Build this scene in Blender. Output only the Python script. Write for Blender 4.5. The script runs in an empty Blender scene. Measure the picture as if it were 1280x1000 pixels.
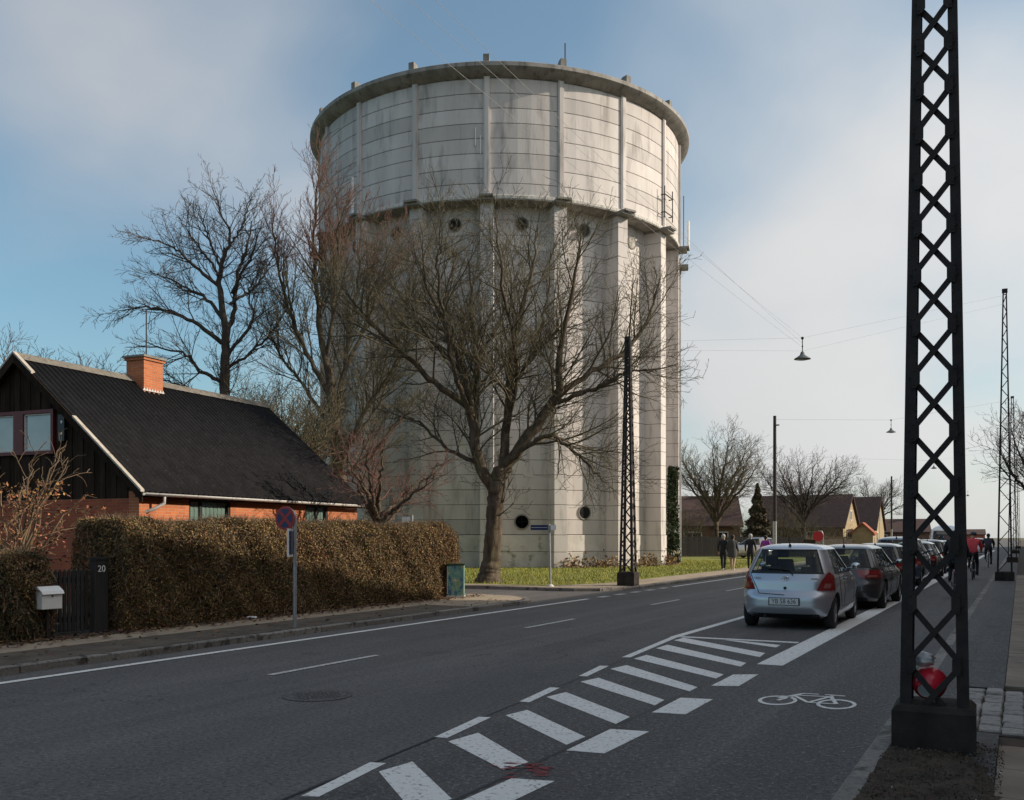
import bpy, bmesh, math, random
import numpy as np
from mathutils import Vector, Matrix

random.seed(11)
RNG = np.random.default_rng(11)
R = math.radians
SC = bpy.context.scene
COL = SC.collection

# ------------------------------------------------------------------ camera, sky, sun, exposure
YAW = R(27.92)                       # the street runs along +Y; the camera looks left of it
cam = bpy.data.cameras.new('camera')
cam.sensor_width = 36.0
cam.lens = 33.75
cam.shift_y = 0.1336
cam.clip_start = 0.05
cam.clip_end = 4000
camo = bpy.data.objects.new('camera', cam)
COL.objects.link(camo)
camo.location = (0, 0, 1.65)
camo.rotation_euler = (R(90), 0, YAW)
SC.camera = camo

SUN_AZ = R(28.0)                     # direction to the sun in plan, from +X towards +Y
SUN_EL = R(26.0)
SUN_DIR = Vector((math.cos(SUN_AZ) * math.cos(SUN_EL), math.sin(SUN_AZ) * math.cos(SUN_EL), math.sin(SUN_EL)))

world = bpy.data.worlds.new('World')
SC.world = world
world.use_nodes = True
wn, wl = world.node_tree.nodes, world.node_tree.links
wn.clear()
w_out = wn.new('ShaderNodeOutputWorld')
w_bg = wn.new('ShaderNodeBackground')
w_bg.inputs['Strength'].default_value = 0.105
w_sky = wn.new('ShaderNodeTexSky')
w_sky.sky_type = 'NISHITA'
w_sky.sun_disc = False
w_sky.sun_elevation = SUN_EL
w_sky.sun_rotation = R(90) - SUN_AZ
w_sky.air_density = 1.0
w_sky.dust_density = 1.6
w_sky.ozone_density = 2.2
w_tc = wn.new('ShaderNodeTexCoord')
w_sep = wn.new('ShaderNodeSeparateXYZ')
wl.new(w_tc.outputs['Generated'], w_sep.inputs[0])
def wmath(op, a, b=None, clamp=False):
    n = wn.new('ShaderNodeMath'); n.operation = op; n.use_clamp = clamp
    for i, v in enumerate((a, b)):
        if v is None: continue
        if isinstance(v, (int, float)): n.inputs[i].default_value = v
        else: wl.new(v, n.inputs[i])
    return n.outputs[0]
zz = wmath('ADD', wmath('MAXIMUM', w_sep.outputs[2], 0.0), 0.38)
px = wmath('DIVIDE', w_sep.outputs[0], zz)
py = wmath('DIVIDE', w_sep.outputs[1], zz)
w_cmb = wn.new('ShaderNodeCombineXYZ')
wl.new(px, w_cmb.inputs[0]); wl.new(py, w_cmb.inputs[1])
w_map = wn.new('ShaderNodeMapping')
w_map.inputs['Location'].default_value = (-2.22, -9.631, 0.0)
w_map.inputs['Rotation'].default_value = (0, 0, R(35))
w_map.inputs['Scale'].default_value = (1.0, 1.0, 1.0)
wl.new(w_cmb.outputs[0], w_map.inputs['Vector'])
def wnoise(scale, detail, rough, dist):
    n = wn.new('ShaderNodeTexNoise')
    n.inputs['Scale'].default_value = scale; n.inputs['Detail'].default_value = detail
    n.inputs['Roughness'].default_value = rough; n.inputs['Distortion'].default_value = dist
    wl.new(w_map.outputs[0], n.inputs['Vector'])
    return n.outputs['Fac']
cl1 = wnoise(0.95, 4, 0.45, 0.15)
cl2 = wnoise(1.9, 7, 0.55, 0.3)
# thin cloud and haze thicken towards the sun's side of the sky
w_dot = wn.new('ShaderNodeVectorMath'); w_dot.operation = 'DOT_PRODUCT'
wl.new(w_tc.outputs['Generated'], w_dot.inputs[0])
w_dot.inputs[1].default_value = tuple(SUN_DIR)
sunward = w_dot.outputs['Value']
cover = wmath('ADD', wmath('MULTIPLY', cl1, 1.6), wmath('MULTIPLY', cl2, 0.28))
cover = wmath('ADD', cover, wmath('MULTIPLY', sunward, 0.36))
w_mr = wn.new('ShaderNodeMapRange'); w_mr.interpolation_type = 'SMOOTHSTEP'
wl.new(cover, w_mr.inputs['Value'])
w_mr.inputs['From Min'].default_value = 0.80; w_mr.inputs['From Max'].default_value = 1.26
w_mr.inputs['To Min'].default_value = 0.10; w_mr.inputs['To Max'].default_value = 0.93
# cloud light: brighter on the sun's side
w_cr = wn.new('ShaderNodeMapRange')
wl.new(wmath('ADD', sunward, wmath('MULTIPLY', cl2, 0.35)), w_cr.inputs['Value'])
w_cr.inputs['From Min'].default_value = -0.55; w_cr.inputs['From Max'].default_value = 1.0
w_cr.inputs['To Min'].default_value = 0.0; w_cr.inputs['To Max'].default_value = 1.0
w_cc = wn.new('ShaderNodeMix'); w_cc.data_type = 'RGBA'
wl.new(w_cr.outputs[0], w_cc.inputs['Factor'])
w_cc.inputs['A'].default_value = (2.75, 2.8, 3.05, 1)
w_cc.inputs['B'].default_value = (5.6, 5.5, 5.35, 1)
w_tint = wn.new('ShaderNodeMix'); w_tint.data_type = 'RGBA'; w_tint.blend_type = 'MULTIPLY'
w_tint.inputs['Factor'].default_value = 1.0
wl.new(w_sky.outputs[0], w_tint.inputs['A'])
w_tint.inputs['B'].default_value = (0.76, 0.98, 0.93, 1)
w_mix = wn.new('ShaderNodeMix'); w_mix.data_type = 'RGBA'
wl.new(w_mr.outputs[0], w_mix.inputs['Factor'])
wl.new(w_tint.outputs['Result'], w_mix.inputs['A'])
wl.new(w_cc.outputs['Result'], w_mix.inputs['B'])
wl.new(w_mix.outputs['Result'], w_bg.inputs['Color'])
wl.new(w_bg.outputs[0], w_out.inputs['Surface'])

sun = bpy.data.lights.new('sun', 'SUN')
sun.energy = 3.35
sun.angle = R(0.55)
sun.color = (1.0, 0.87, 0.71)
suno = bpy.data.objects.new('sun', sun)
COL.objects.link(suno)
suno.location = (60, 30, 50)
suno.rotation_euler = SUN_DIR.to_track_quat('Z', 'Y').to_euler()

SC.view_settings.view_transform = 'Standard'
SC.view_settings.look = 'None'
SC.view_settings.gamma = 1.0
SC.view_settings.exposure = 0.58
SC.view_settings.use_curve_mapping = False
SC.cycles.use_denoising = True
SC.cycles.max_bounces = 6
SC.cycles.transparent_max_bounces = 12
SC.cycles.caustics_reflective = False
SC.cycles.caustics_refractive = False

# ------------------------------------------------------------------ materials
MATS = {}
def mat(name, c1, c2=None, scale=6.0, rough=0.8, metal=0.0, bump=0.0, bscale=None, stretch=(1, 1, 1),
        rnd=0.0, island=0.0, lo=0.35, hi=0.65, detail=6, spots=None, coat=0.0, spec=0.5, hue=0.0, world=None):
    """noise blend of two base colours, optional fine relief, piece-to-piece variation and a speckle colour"""
    m = bpy.data.materials.new(name); m.use_nodes = True
    N, L = m.node_tree.nodes, m.node_tree.links
    b = N['Principled BSDF']
    b.inputs['Roughness'].default_value = rough
    b.inputs['Metallic'].default_value = metal
    b.inputs['Specular IOR Level'].default_value = spec
    b.inputs['Coat Weight'].default_value = coat
    b.inputs['Coat Roughness'].default_value = 0.04
    tc = N.new('ShaderNodeTexCoord'); mp = N.new('ShaderNodeMapping')
    mp.inputs['Scale'].default_value = stretch
    if world is None: world = rnd > 0      # shared meshes take their pattern from where they stand
    L.new(N.new('ShaderNodeNewGeometry').outputs['Position'] if world else tc.outputs['Object'], mp.inputs['Vector'])
    col = None
    def noise(s, d=detail):
        n = N.new('ShaderNodeTexNoise'); n.inputs['Scale'].default_value = s; n.inputs['Detail'].default_value = d
        n.inputs['Roughness'].default_value = 0.6
        L.new(mp.outputs[0], n.inputs['Vector']); return n.outputs['Fac']
    if c2 is not None:
        mr = N.new('ShaderNodeMapRange'); L.new(noise(scale), mr.inputs['Value'])
        mr.inputs['From Min'].default_value = lo; mr.inputs['From Max'].default_value = hi
        mx = N.new('ShaderNodeMix'); mx.data_type = 'RGBA'
        L.new(mr.outputs[0], mx.inputs['Factor'])
        mx.inputs['A'].default_value = (*c1, 1); mx.inputs['B'].default_value = (*c2, 1)
        col = mx.outputs['Result']
    if spots:
        sc_, thr, sw, ccol = spots
        mr = N.new('ShaderNodeMapRange'); L.new(noise(sc_, 3), mr.inputs['Value'])
        mr.inputs['From Min'].default_value = thr; mr.inputs['From Max'].default_value = thr + sw
        mx = N.new('ShaderNodeMix'); mx.data_type = 'RGBA'
        L.new(mr.outputs[0], mx.inputs['Factor'])
        if col is None: mx.inputs['A'].default_value = (*c1, 1)
        else: L.new(col, mx.inputs['A'])
        mx.inputs['B'].default_value = (*ccol, 1)
        col = mx.outputs['Result']
    for amount, kind in ((rnd, 'o'), (island, 'i')):
        if not amount: continue
        src = (N.new('ShaderNodeObjectInfo').outputs['Random'] if kind == 'o'
               else N.new('ShaderNodeNewGeometry').outputs['Random Per Island'])
        hs = N.new('ShaderNodeHueSaturation')
        mr = N.new('ShaderNodeMapRange'); L.new(src, mr.inputs['Value'])
        mr.inputs['To Min'].default_value = 1 - amount; mr.inputs['To Max'].default_value = 1 + amount
        L.new(mr.outputs[0], hs.inputs['Value'])
        if hue:
            mh = N.new('ShaderNodeMapRange'); mu = N.new('ShaderNodeMath'); mu.operation = 'MULTIPLY'
            mu.inputs[1].default_value = 7.31
            fr = N.new('ShaderNodeMath'); fr.operation = 'FRACT'
            L.new(src, mu.inputs[0]); L.new(mu.outputs[0], fr.inputs[0]); L.new(fr.outputs[0], mh.inputs['Value'])
            mh.inputs['To Min'].default_value = 0.5 - hue; mh.inputs['To Max'].default_value = 0.5 + hue
            L.new(mh.outputs[0], hs.inputs['Hue'])
        if col is None: hs.inputs['Color'].default_value = (*c1, 1)
        else: L.new(col, hs.inputs['Color'])
        col = hs.outputs['Color']
    if col is None: b.inputs['Base Color'].default_value = (*c1, 1)
    else: L.new(col, b.inputs['Base Color'])
    if bump:
        bp = N.new('ShaderNodeBump'); bp.inputs['Strength'].default_value = bump; bp.inputs['Distance'].default_value = 0.02
        L.new(noise(bscale or scale * 4), bp.inputs['Height']); L.new(bp.outputs[0], b.inputs['Normal'])
    MATS[name] = m
    return m

def glass_mat(name, tint, clear=0.7):
    m = bpy.data.materials.new(name); m.use_nodes = True
    N, L = m.node_tree.nodes, m.node_tree.links
    N.remove(N['Principled BSDF'])
    t = N.new('ShaderNodeBsdfTransparent'); t.inputs[0].default_value = (*[c * clear for c in tint], 1)
    g = N.new('ShaderNodeBsdfGlossy'); g.inputs['Roughness'].default_value = 0.02; g.inputs['Color'].default_value = (0.9, 0.9, 0.9, 1)
    f = N.new('ShaderNodeFresnel')
    bf = N.new('ShaderNodeMapRange'); L.new(N.new('ShaderNodeNewGeometry').outputs['Backfacing'], bf.inputs['Value'])   # thin sheet: same reflection from both faces
    bf.inputs['To Min'].default_value = 1.5; bf.inputs['To Max'].default_value = 1 / 1.5; L.new(bf.outputs[0], f.inputs[0])
    x = N.new('ShaderNodeMixShader')
    L.new(f.outputs[0], x.inputs[0]); L.new(t.outputs[0], x.inputs[1]); L.new(g.outputs[0], x.inputs[2])
    L.new(x.outputs[0], N['Material Output'].inputs['Surface'])
    MATS[name] = m
    return m

def brick_mat(name, c1, c2, mortar, bw=0.235, bh=0.067, plane='xz'):
    m = bpy.data.materials.new(name); m.use_nodes = True
    N, L = m.node_tree.nodes, m.node_tree.links
    b = N['Principled BSDF']; b.inputs['Roughness'].default_value = 0.85
    tc = N.new('ShaderNodeTexCoord'); sp = N.new('ShaderNodeSeparateXYZ'); cb = N.new('ShaderNodeCombineXYZ')
    ad = N.new('ShaderNodeMath'); ad.operation = 'ADD'
    L.new(tc.outputs['Object'], sp.inputs[0])
    L.new(sp.outputs[0], ad.inputs[0]); L.new(sp.outputs[1], ad.inputs[1])
    L.new(ad.outputs[0], cb.inputs[0]); L.new(sp.outputs[2], cb.inputs[1])
    br = N.new('ShaderNodeTexBrick'); L.new(cb.outputs[0], br.inputs['Vector'])
    br.inputs['Scale'].default_value = 1.0; br.inputs['Brick Width'].default_value = bw; br.inputs['Row Height'].default_value = bh
    br.inputs['Mortar Size'].default_value = 0.007; br.inputs['Mortar Smooth'].default_value = 0.2
    br.inputs['Color1'].default_value = (*c1, 1); br.inputs['Color2'].default_value = (*c2, 1); br.inputs['Mortar'].default_value = (*mortar, 1)
    ns = N.new('ShaderNodeTexNoise'); ns.inputs['Scale'].default_value = 2.5; ns.inputs['Detail'].default_value = 8
    L.new(tc.outputs['Object'], ns.inputs['Vector'])
    hs = N.new('ShaderNodeHueSaturation'); mr = N.new('ShaderNodeMapRange')
    L.new(ns.outputs['Fac'], mr.inputs['Value']); mr.inputs['To Min'].default_value = 0.6; mr.inputs['To Max'].default_value = 1.4
    L.new(mr.outputs[0], hs.inputs['Value']); L.new(br.outputs['Color'], hs.inputs['Color'])
    L.new(hs.outputs[0], b.inputs['Base Color'])
    bp = N.new('ShaderNodeBump'); bp.inputs['Strength'].default_value = 0.5; bp.inputs['Distance'].default_value = 0.008; bp.invert = True
    L.new(br.outputs['Fac'], bp.inputs['Height']); L.new(bp.outputs[0], b.inputs['Normal'])
    MATS[name] = m
    return m

def asphalt_mat(name, base, light, speck, track=True):
    m = bpy.data.materials.new(name); m.use_nodes = True
    N, L = m.node_tree.nodes, m.node_tree.links
    b = N['Principled BSDF']; b.inputs['Roughness'].default_value = 0.82
    tc = N.new('ShaderNodeTexCoord')
    def noise(s, d, st=(1, 1, 1), rough=0.6):
        mp = N.new('ShaderNodeMapping'); mp.inputs['Scale'].default_value = st
        L.new(tc.outputs['Object'], mp.inputs['Vector'])
        n = N.new('ShaderNodeTexNoise'); n.inputs['Scale'].default_value = s; n.inputs['Detail'].default_value = d
        n.inputs['Roughness'].default_value = rough
        L.new(mp.outputs[0], n.inputs['Vector']); return n.outputs['Fac']
    def mix(a, bcol, src, lo, hi):
        mr = N.new('ShaderNodeMapRange'); L.new(src, mr.inputs['Value'])
        mr.inputs['From Min'].default_value = lo; mr.inputs['From Max'].default_value = hi
        mx = N.new('ShaderNodeMix'); mx.data_type = 'RGBA'; L.new(mr.outputs[0], mx.inputs['Factor'])
        if isinstance(a, tuple): mx.inputs['A'].default_value = (*a, 1)
        else: L.new(a, mx.inputs['A'])
        mx.inputs['B'].default_value = (*bcol, 1)
        return mx.outputs['Result']
    c = mix(base, light, noise(0.8, 8, (1, 0.2, 1), .7), 0.40, 0.62)          # wear along the traffic direction
    c = mix(c, tuple(x * 0.72 for x in base), noise(1.7, 8), 0.56, 0.76)    # darker stains
    c = mix(c, tuple(x * 1.3 for x in light), noise(0.9, 4, (1.25, 0.02, 1)), 0.52, 0.72)   # wheel-polished tracks
    c = mix(c, tuple(x * 0.55 for x in base), noise(2.2, 7, (1, 0.4, 1), .7), 0.61, 0.70)          # drips and patches
    vo = N.new('ShaderNodeTexVoronoi'); vo.feature = 'DISTANCE_TO_EDGE'; vo.inputs['Scale'].default_value = 0.42
    wp = N.new('ShaderNodeVectorMath'); wp.operation = 'ADD'
    nz = N.new('ShaderNodeTexNoise'); nz.inputs['Scale'].default_value = 2.2; nz.inputs['Detail'].default_value = 6
    L.new(tc.outputs['Object'], nz.inputs['Vector']); L.new(tc.outputs['Object'], wp.inputs[0]); L.new(nz.outputs['Color'], wp.inputs[1]); L.new(wp.outputs[0], vo.inputs['Vector'])
    th = N.new('ShaderNodeMath'); th.operation = 'LESS_THAN'; th.inputs[1].default_value = 0.0045; L.new(vo.outputs['Distance'], th.inputs[0])
    gt = N.new('ShaderNodeMath'); gt.operation = 'GREATER_THAN'; gt.inputs[1].default_value = 0.55; L.new(noise(0.23, 2), gt.inputs[0])
    mm = N.new('ShaderNodeMath'); mm.operation = 'MULTIPLY'; L.new(th.outputs[0], mm.inputs[0]); L.new(gt.outputs[0], mm.inputs[1])
    c = mix(c, tuple(x * 0.4 for x in base), mm.outputs[0], 0.0, 1.0)                            # hairline cracks
    c = mix(c, tuple(x * 0.42 for x in base), noise(24, 5, rough=.8), 0.48, 0.62)      # binder between the stones
    c = mix(c, speck, noise(27, 5, rough=0.9), 0.555, 0.64)                 # pale aggregate
    L.new(c, b.inputs['Base Color'])
    bp = N.new('ShaderNodeBump'); bp.inputs['Strength'].default_value = 0.55; bp.inputs['Distance'].default_value = 0.006
    L.new(noise(110, 3), bp.inputs['Height']); L.new(bp.outputs[0], b.inputs['Normal'])
    MATS[name] = m
    return m

def paint_mat(name, col, under, lo, hi):
    m = mat(name, under, col, scale=26, rough=0.7, bump=0.25, bscale=120, lo=lo, hi=hi, detail=9)
    return m

asphalt_mat('asphalt', (0.084, 0.077, 0.074), (0.120, 0.110, 0.105), (0.25, 0.25, 0.255))
asphalt_mat('asphalt_dark', (0.072, 0.065, 0.062), (0.093, 0.085, 0.081), (0.30, 0.30, 0.30))
paint_mat('road_paint', (0.76, 0.74, 0.71), (0.19, 0.18, 0.175), 0.32, 0.45)
paint_mat('road_paint_worn', (0.56, 0.54, 0.52), (0.14, 0.13, 0.125), 0.34, 0.5)
mat('red_paint', (0.34, 0.014, 0.022), (0.22, 0.016, 0.016), scale=20, rough=0.6)
mat('soil', (0.036, 0.026, 0.018), (0.080, 0.058, 0.038), scale=5, rough=0.95, bump=0.8, bscale=40, spots=(60, 0.66, 0.05, (0.13, 0.10, 0.07)))
mat('verge', (0.070, 0.056, 0.043), (0.125, 0.100, 0.074), scale=2.5, rough=0.95, bump=0.7, bscale=60, spots=(45, 0.62, 0.06, (0.03, 0.025, 0.02)))
mat('paving', (0.21, 0.165, 0.125), (0.29, 0.235, 0.18), scale=2.2, rough=0.9, bump=0.25, bscale=70, rnd=0.16, spots=(3.0, 0.60, 0.12, (0.11, 0.095, 0.08)))
mat('paving_left', (0.27, 0.215, 0.16), (0.36, 0.29, 0.21), scale=1.4, rough=0.9, bump=0.3, bscale=60, spots=(2.0, 0.58, 0.12, (0.17, 0.14, 0.10)))
mat('granite', (0.15, 0.135, 0.122), (0.24, 0.22, 0.20), scale=30, rough=0.8, bump=0.3, bscale=60, rnd=0.22, spots=(5, 0.55, 0.1, (0.065, 0.058, 0.05)))
mat('sett_stone', (0.22, 0.20, 0.18), (0.33, 0.305, 0.28), scale=22, rough=0.75, bump=0.35, bscale=50, rnd=0.2, spots=(6, 0.58, 0.1, (0.12, 0.105, 0.09)))
mat('grass_ground', (0.13, 0.15, 0.02), (0.21, 0.20, 0.03), scale=1.6, rough=0.95, bump=0.8, bscale=60, spots=(0.9, 0.60, 0.12, (0.17, 0.13, 0.045)))
mat('grass_blade', (0.21, 0.25, 0.022), (0.32, 0.29, 0.03), scale=1.0, rough=0.7, island=0.35, hue=0.03)
mat('terrain', (0.07, 0.075, 0.03), (0.10, 0.085, 0.045), scale=0.05, rough=0.95)
mat('concrete', (0.50, 0.465, 0.445), (0.66, 0.62, 0.595), scale=0.8, rough=0.85, bump=0.2, bscale=14, stretch=(1.5, 1.5, 0.3), rnd=0.13,
    spots=(1.3, 0.52, 0.22, (0.33, 0.306, 0.292)), lo=0.25, hi=0.75, detail=9)
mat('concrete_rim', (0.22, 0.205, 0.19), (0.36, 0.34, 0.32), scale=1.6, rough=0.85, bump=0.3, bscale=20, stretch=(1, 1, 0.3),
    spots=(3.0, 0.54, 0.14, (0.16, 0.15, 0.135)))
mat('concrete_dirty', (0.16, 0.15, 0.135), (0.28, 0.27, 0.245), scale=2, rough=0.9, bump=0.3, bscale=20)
mat('concrete_plinth', (0.50, 0.475, 0.44), (0.63, 0.60, 0.555), scale=1.4, rough=0.88, bump=0.25, bscale=20, rnd=0.06,
    spots=(1.8, 0.58, 0.15, (0.24, 0.25, 0.19)))
mat('lime_stain', (0.45, 0.43, 0.39), (0.66, 0.64, 0.60), scale=7, rough=0.9, stretch=(1, 1, 0.2), lo=0.4, hi=0.6)
mat('joint_dark', (0.07, 0.065, 0.06), (0.13, 0.125, 0.115), scale=3, rough=0.95)
mat('window_hole', (0.012, 0.013, 0.015), None, rough=0.35, spec=0.3)
mat('dark_metal', (0.026, 0.021, 0.021), (0.044, 0.035, 0.033), scale=9, rough=0.7, spec=0.3, bump=0.15, bscale=70, spots=(14, 0.66, 0.05, (0.05, 0.03, 0.02)))
mat('dark_block', (0.026, 0.022, 0.019), (0.055, 0.046, 0.039), scale=4, rough=0.9, spec=0.2, bump=0.4, bscale=50, spots=(9, 0.62, 0.08, (0.055, 0.05, 0.045)))
mat('galvanised', (0.30, 0.31, 0.32), (0.42, 0.43, 0.44), scale=12, rough=0.5, metal=0.6)
mat('white_paint', (0.74, 0.74, 0.73), (0.82, 0.82, 0.80), scale=8, rough=0.5)
mat('grey_white', (0.50, 0.49, 0.47), (0.62, 0.60, 0.57), scale=5, rough=0.6, spots=(7, 0.6, 0.08, (0.33, 0.31, 0.28)))
mat('bargeboard', (0.36, 0.32, 0.27), (0.48, 0.43, 0.37), scale=7, rough=0.8, stretch=(1, 1, 1), spots=(10, 0.6, 0.08, (0.30, 0.25, 0.2)))
mat('roof_cement', (0.007, 0.007, 0.0085), (0.013, 0.013, 0.0145), scale=3, spec=0.15, rough=0.9, bump=0.3, bscale=60, spots=(22, 0.64, 0.05, (0.045, 0.043, 0.04)))
mat('ridge_cement', (0.13, 0.115, 0.095), (0.20, 0.18, 0.15), scale=6, rough=0.9, spots=(9, 0.58, 0.1, (0.07, 0.065, 0.06)))
mat('black_board', (0.024, 0.017, 0.013), (0.042, 0.030, 0.022), scale=6, rough=0.95, spec=0.08, stretch=(3, 3, 0.3), bump=0.3, bscale=30, rnd=0.3)
mat('red_wood', (0.10, 0.012, 0.012), (0.14, 0.018, 0.016), scale=8, rough=0.5)
mat('black_wood', (0.014, 0.013, 0.013), (0.028, 0.026, 0.025), scale=7, rough=0.8, stretch=(3, 3, 0.3), rnd=0.3)
mat('black_plastic', (0.012, 0.012, 0.013), None, rough=0.45)
mat('pane_glass', (0.30, 0.34, 0.37), (0.40, 0.44, 0.47), scale=1.2, rough=0.06, spec=0.9)
mat('curtain', (0.55, 0.56, 0.54), (0.72, 0.72, 0.70), scale=9, rough=0.8, stretch=(4, 4, 0.2))
mat('window_dark', (0.02, 0.023, 0.026), (0.05, 0.055, 0.06), scale=1.0, rough=0.05, spec=0.9)
mat('bark', (0.042, 0.032, 0.023), (0.13, 0.097, 0.063), scale=5, rough=0.92, bump=1.0, bscale=13, stretch=(1.8, 1.8, 0.42), spots=(2.2, 0.57, 0.14, (0.095, 0.088, 0.036)))
mat('bark_dark', (0.040, 0.032, 0.028), (0.075, 0.058, 0.046), scale=5, rough=0.92, bump=0.9, bscale=22, stretch=(1.6, 1.6, 0.45))
mat('twig', (0.065, 0.054, 0.032), (0.125, 0.105, 0.058), scale=1.2, rough=0.85, island=0.25)
mat('twig_dark', (0.060, 0.047, 0.041), (0.10, 0.077, 0.062), scale=1.2, rough=0.85, island=0.25)
mat('twig_red', (0.11, 0.050, 0.040), (0.18, 0.09, 0.065), scale=0.9, rough=0.85, island=0.3)
mat('twig_tan', (0.13, 0.085, 0.05), (0.20, 0.14, 0.085), scale=1.5, rough=0.85, island=0.3)
mat('leaf_brown', (0.23, 0.13, 0.05), (0.34, 0.225, 0.09), scale=1.1, rough=0.75, island=0.5, hue=0.035)
mat('leaf_green', (0.05, 0.055, 0.022), (0.10, 0.095, 0.032), scale=1.3, rough=0.7, island=0.5, hue=0.03)
mat('leaf_dark', (0.018, 0.024, 0.012), (0.035, 0.038, 0.016), scale=1.3, rough=0.75, island=0.45, hue=0.02)
mat('leaf_rust', (0.30, 0.12, 0.045), (0.42, 0.19, 0.07), scale=2, rough=0.8, island=0.45, hue=0.03)
mat('leaf_litter', (0.10, 0.05, 0.028), (0.17, 0.095, 0.05), scale=3, rough=0.9, island=0.5, hue=0.03)
mat('ivy_leaf', (0.022, 0.04, 0.016), (0.04, 0.06, 0.02), scale=2, rough=0.5, island=0.4)
mat('needle', (0.05, 0.045, 0.026), (0.10, 0.08, 0.045), scale=2, rough=0.85, island=0.4)
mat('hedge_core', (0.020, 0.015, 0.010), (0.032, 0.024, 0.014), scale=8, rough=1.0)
brick_mat('brick_orange', (0.50, 0.15, 0.05), (0.41, 0.11, 0.038), (0.36, 0.24, 0.16))
brick_mat('brick_red', (0.36, 0.085, 0.035), (0.29, 0.06, 0.026), (0.24, 0.13, 0.08))
brick_mat('brick_brown', (0.20, 0.095, 0.062), (0.15, 0.07, 0.05), (0.22, 0.18, 0.15))
brick_mat('roof_tile_brown', (0.085, 0.046, 0.038), (0.066, 0.038, 0.034), (0.035, 0.022, 0.02), bw=0.3, bh=0.33)
mat('yellow_render', (0.30, 0.24, 0.14), (0.40, 0.32, 0.19), scale=2, rough=0.85, spots=(1.5, 0.58, 0.15, (0.42, 0.31, 0.17)))
mat('red_glossy', (0.75, 0.025, 0.05), None, rough=0.25, coat=0.3)
mat('bag_white', (0.70, 0.71, 0.74), (0.80, 0.80, 0.82), scale=12, rough=0.35)
mat('sign_blue', (0.012, 0.022, 0.10), None, rough=0.35)
mat('sign_red', (0.36, 0.012, 0.02), None, rough=0.35)
mat('car_silver', (0.50, 0.52, 0.57), None, rough=0.32, metal=0.72, coat=1.0)
mat('car_grey', (0.065, 0.065, 0.068), None, rough=0.35, metal=0.6, coat=1.0)
mat('car_black', (0.012, 0.012, 0.014), None, rough=0.3, metal=0.2, coat=1.0)
mat('car_blue', (0.08, 0.11, 0.15), None, rough=0.32, metal=0.6, coat=1.0)
mat('car_white', (0.62, 0.65, 0.68), None, rough=0.3, coat=1.0)
mat('car_trim', (0.015, 0.015, 0.016), None, rough=0.6)
mat('interior', (0.022, 0.022, 0.024), None, rough=0.9)
mat('rubber', (0.018, 0.018, 0.019), None, rough=0.85)
mat('rim_metal', (0.36, 0.37, 0.38), None, rough=0.4, metal=0.9)
mat('tail_red', (0.20, 0.008, 0.012), (0.27, 0.02, 0.02), scale=30, rough=0.12, coat=1.0)
mat('tail_clear', (0.34, 0.12, 0.10), None, rough=0.15, coat=1.0)
mat('chrome', (0.75, 0.75, 0.76), None, rough=0.12, metal=1.0)
mat('plate_white', (0.72, 0.72, 0.70), None, rough=0.45)
mat('text_black', (0.01, 0.01, 0.01), None, rough=0.5)
mat('skin', (0.48, 0.30, 0.22), None, rough=0.55)
mat('hair_dark', (0.022, 0.016, 0.012), None, rough=0.7)
mat('hair_grey', (0.42, 0.40, 0.37), None, rough=0.7)
mat('cloth_black', (0.014, 0.014, 0.017), (0.024, 0.024, 0.028), scale=12, rough=0.9)
mat('cloth_grey', (0.05, 0.05, 0.05), (0.07, 0.068, 0.066), scale=12, rough=0.9)
mat('cloth_tan', (0.42, 0.33, 0.22), None, rough=0.9)
mat('cloth_purple', (0.26, 0.035, 0.27), (0.32, 0.05, 0.33), scale=9, rough=0.85)
mat('cloth_red', (0.60, 0.045, 0.06), (0.68, 0.07, 0.08), scale=8, rough=0.75)
mat('cloth_navy', (0.03, 0.03, 0.045), None, rough=0.9)
mat('shoe_white', (0.6, 0.6, 0.6), None, rough=0.7)
mat('helmet_dark', (0.04, 0.045, 0.05), None, rough=0.4)
mat('lamp_shade', (0.10, 0.11, 0.11), (0.14, 0.15, 0.15), scale=6, rough=0.5)
mat('lamp_glass', (0.6, 0.6, 0.58), None, rough=0.2)
mat('wire', (0.45, 0.45, 0.46), None, rough=0.6)
glass_mat('car_glass', (0.84, 0.92, 0.90), 0.84)

def mural_mat():
    m = bpy.data.materials.new('mural'); m.use_nodes = True
    N, L = m.node_tree.nodes, m.node_tree.links
    b = N['Principled BSDF']; b.inputs['Roughness'].default_value = 0.6
    tc = N.new('ShaderNodeTexCoord'); mp = N.new('ShaderNodeMapping'); mp.inputs['Scale'].default_value = (2.6, 2.6, 1.6)
    L.new(tc.outputs['Object'], mp.inputs['Vector'])
    ns = N.new('ShaderNodeTexNoise'); ns.inputs['Scale'].default_value = 1.8; ns.inputs['Detail'].default_value = 3; ns.inputs['Distortion'].default_value = 1.6
    L.new(mp.outputs[0], ns.inputs['Vector'])
    cr = N.new('ShaderNodeValToRGB'); cr.color_ramp.interpolation = 'CONSTANT'
    e = cr.color_ramp.elements
    e[0].position = 0.0; e[0].color = (0.06, 0.11, 0.22, 1)
    e[1].position = 0.40; e[1].color = (0.12, 0.27, 0.25, 1)
    for p, c in ((0.5, (0.20, 0.36, 0.27, 1)), (0.58, (0.25, 0.27, 0.10, 1)), (0.64, (0.55, 0.58, 0.52, 1)), (0.68, (0.30, 0.12, 0.06, 1))):
        k = e.new(p); k.color = c
    L.new(ns.outputs['Fac'], cr.inputs[0]); L.new(cr.outputs[0], b.inputs['Base Color'])
    MATS['mural'] = m
mural_mat()

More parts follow.
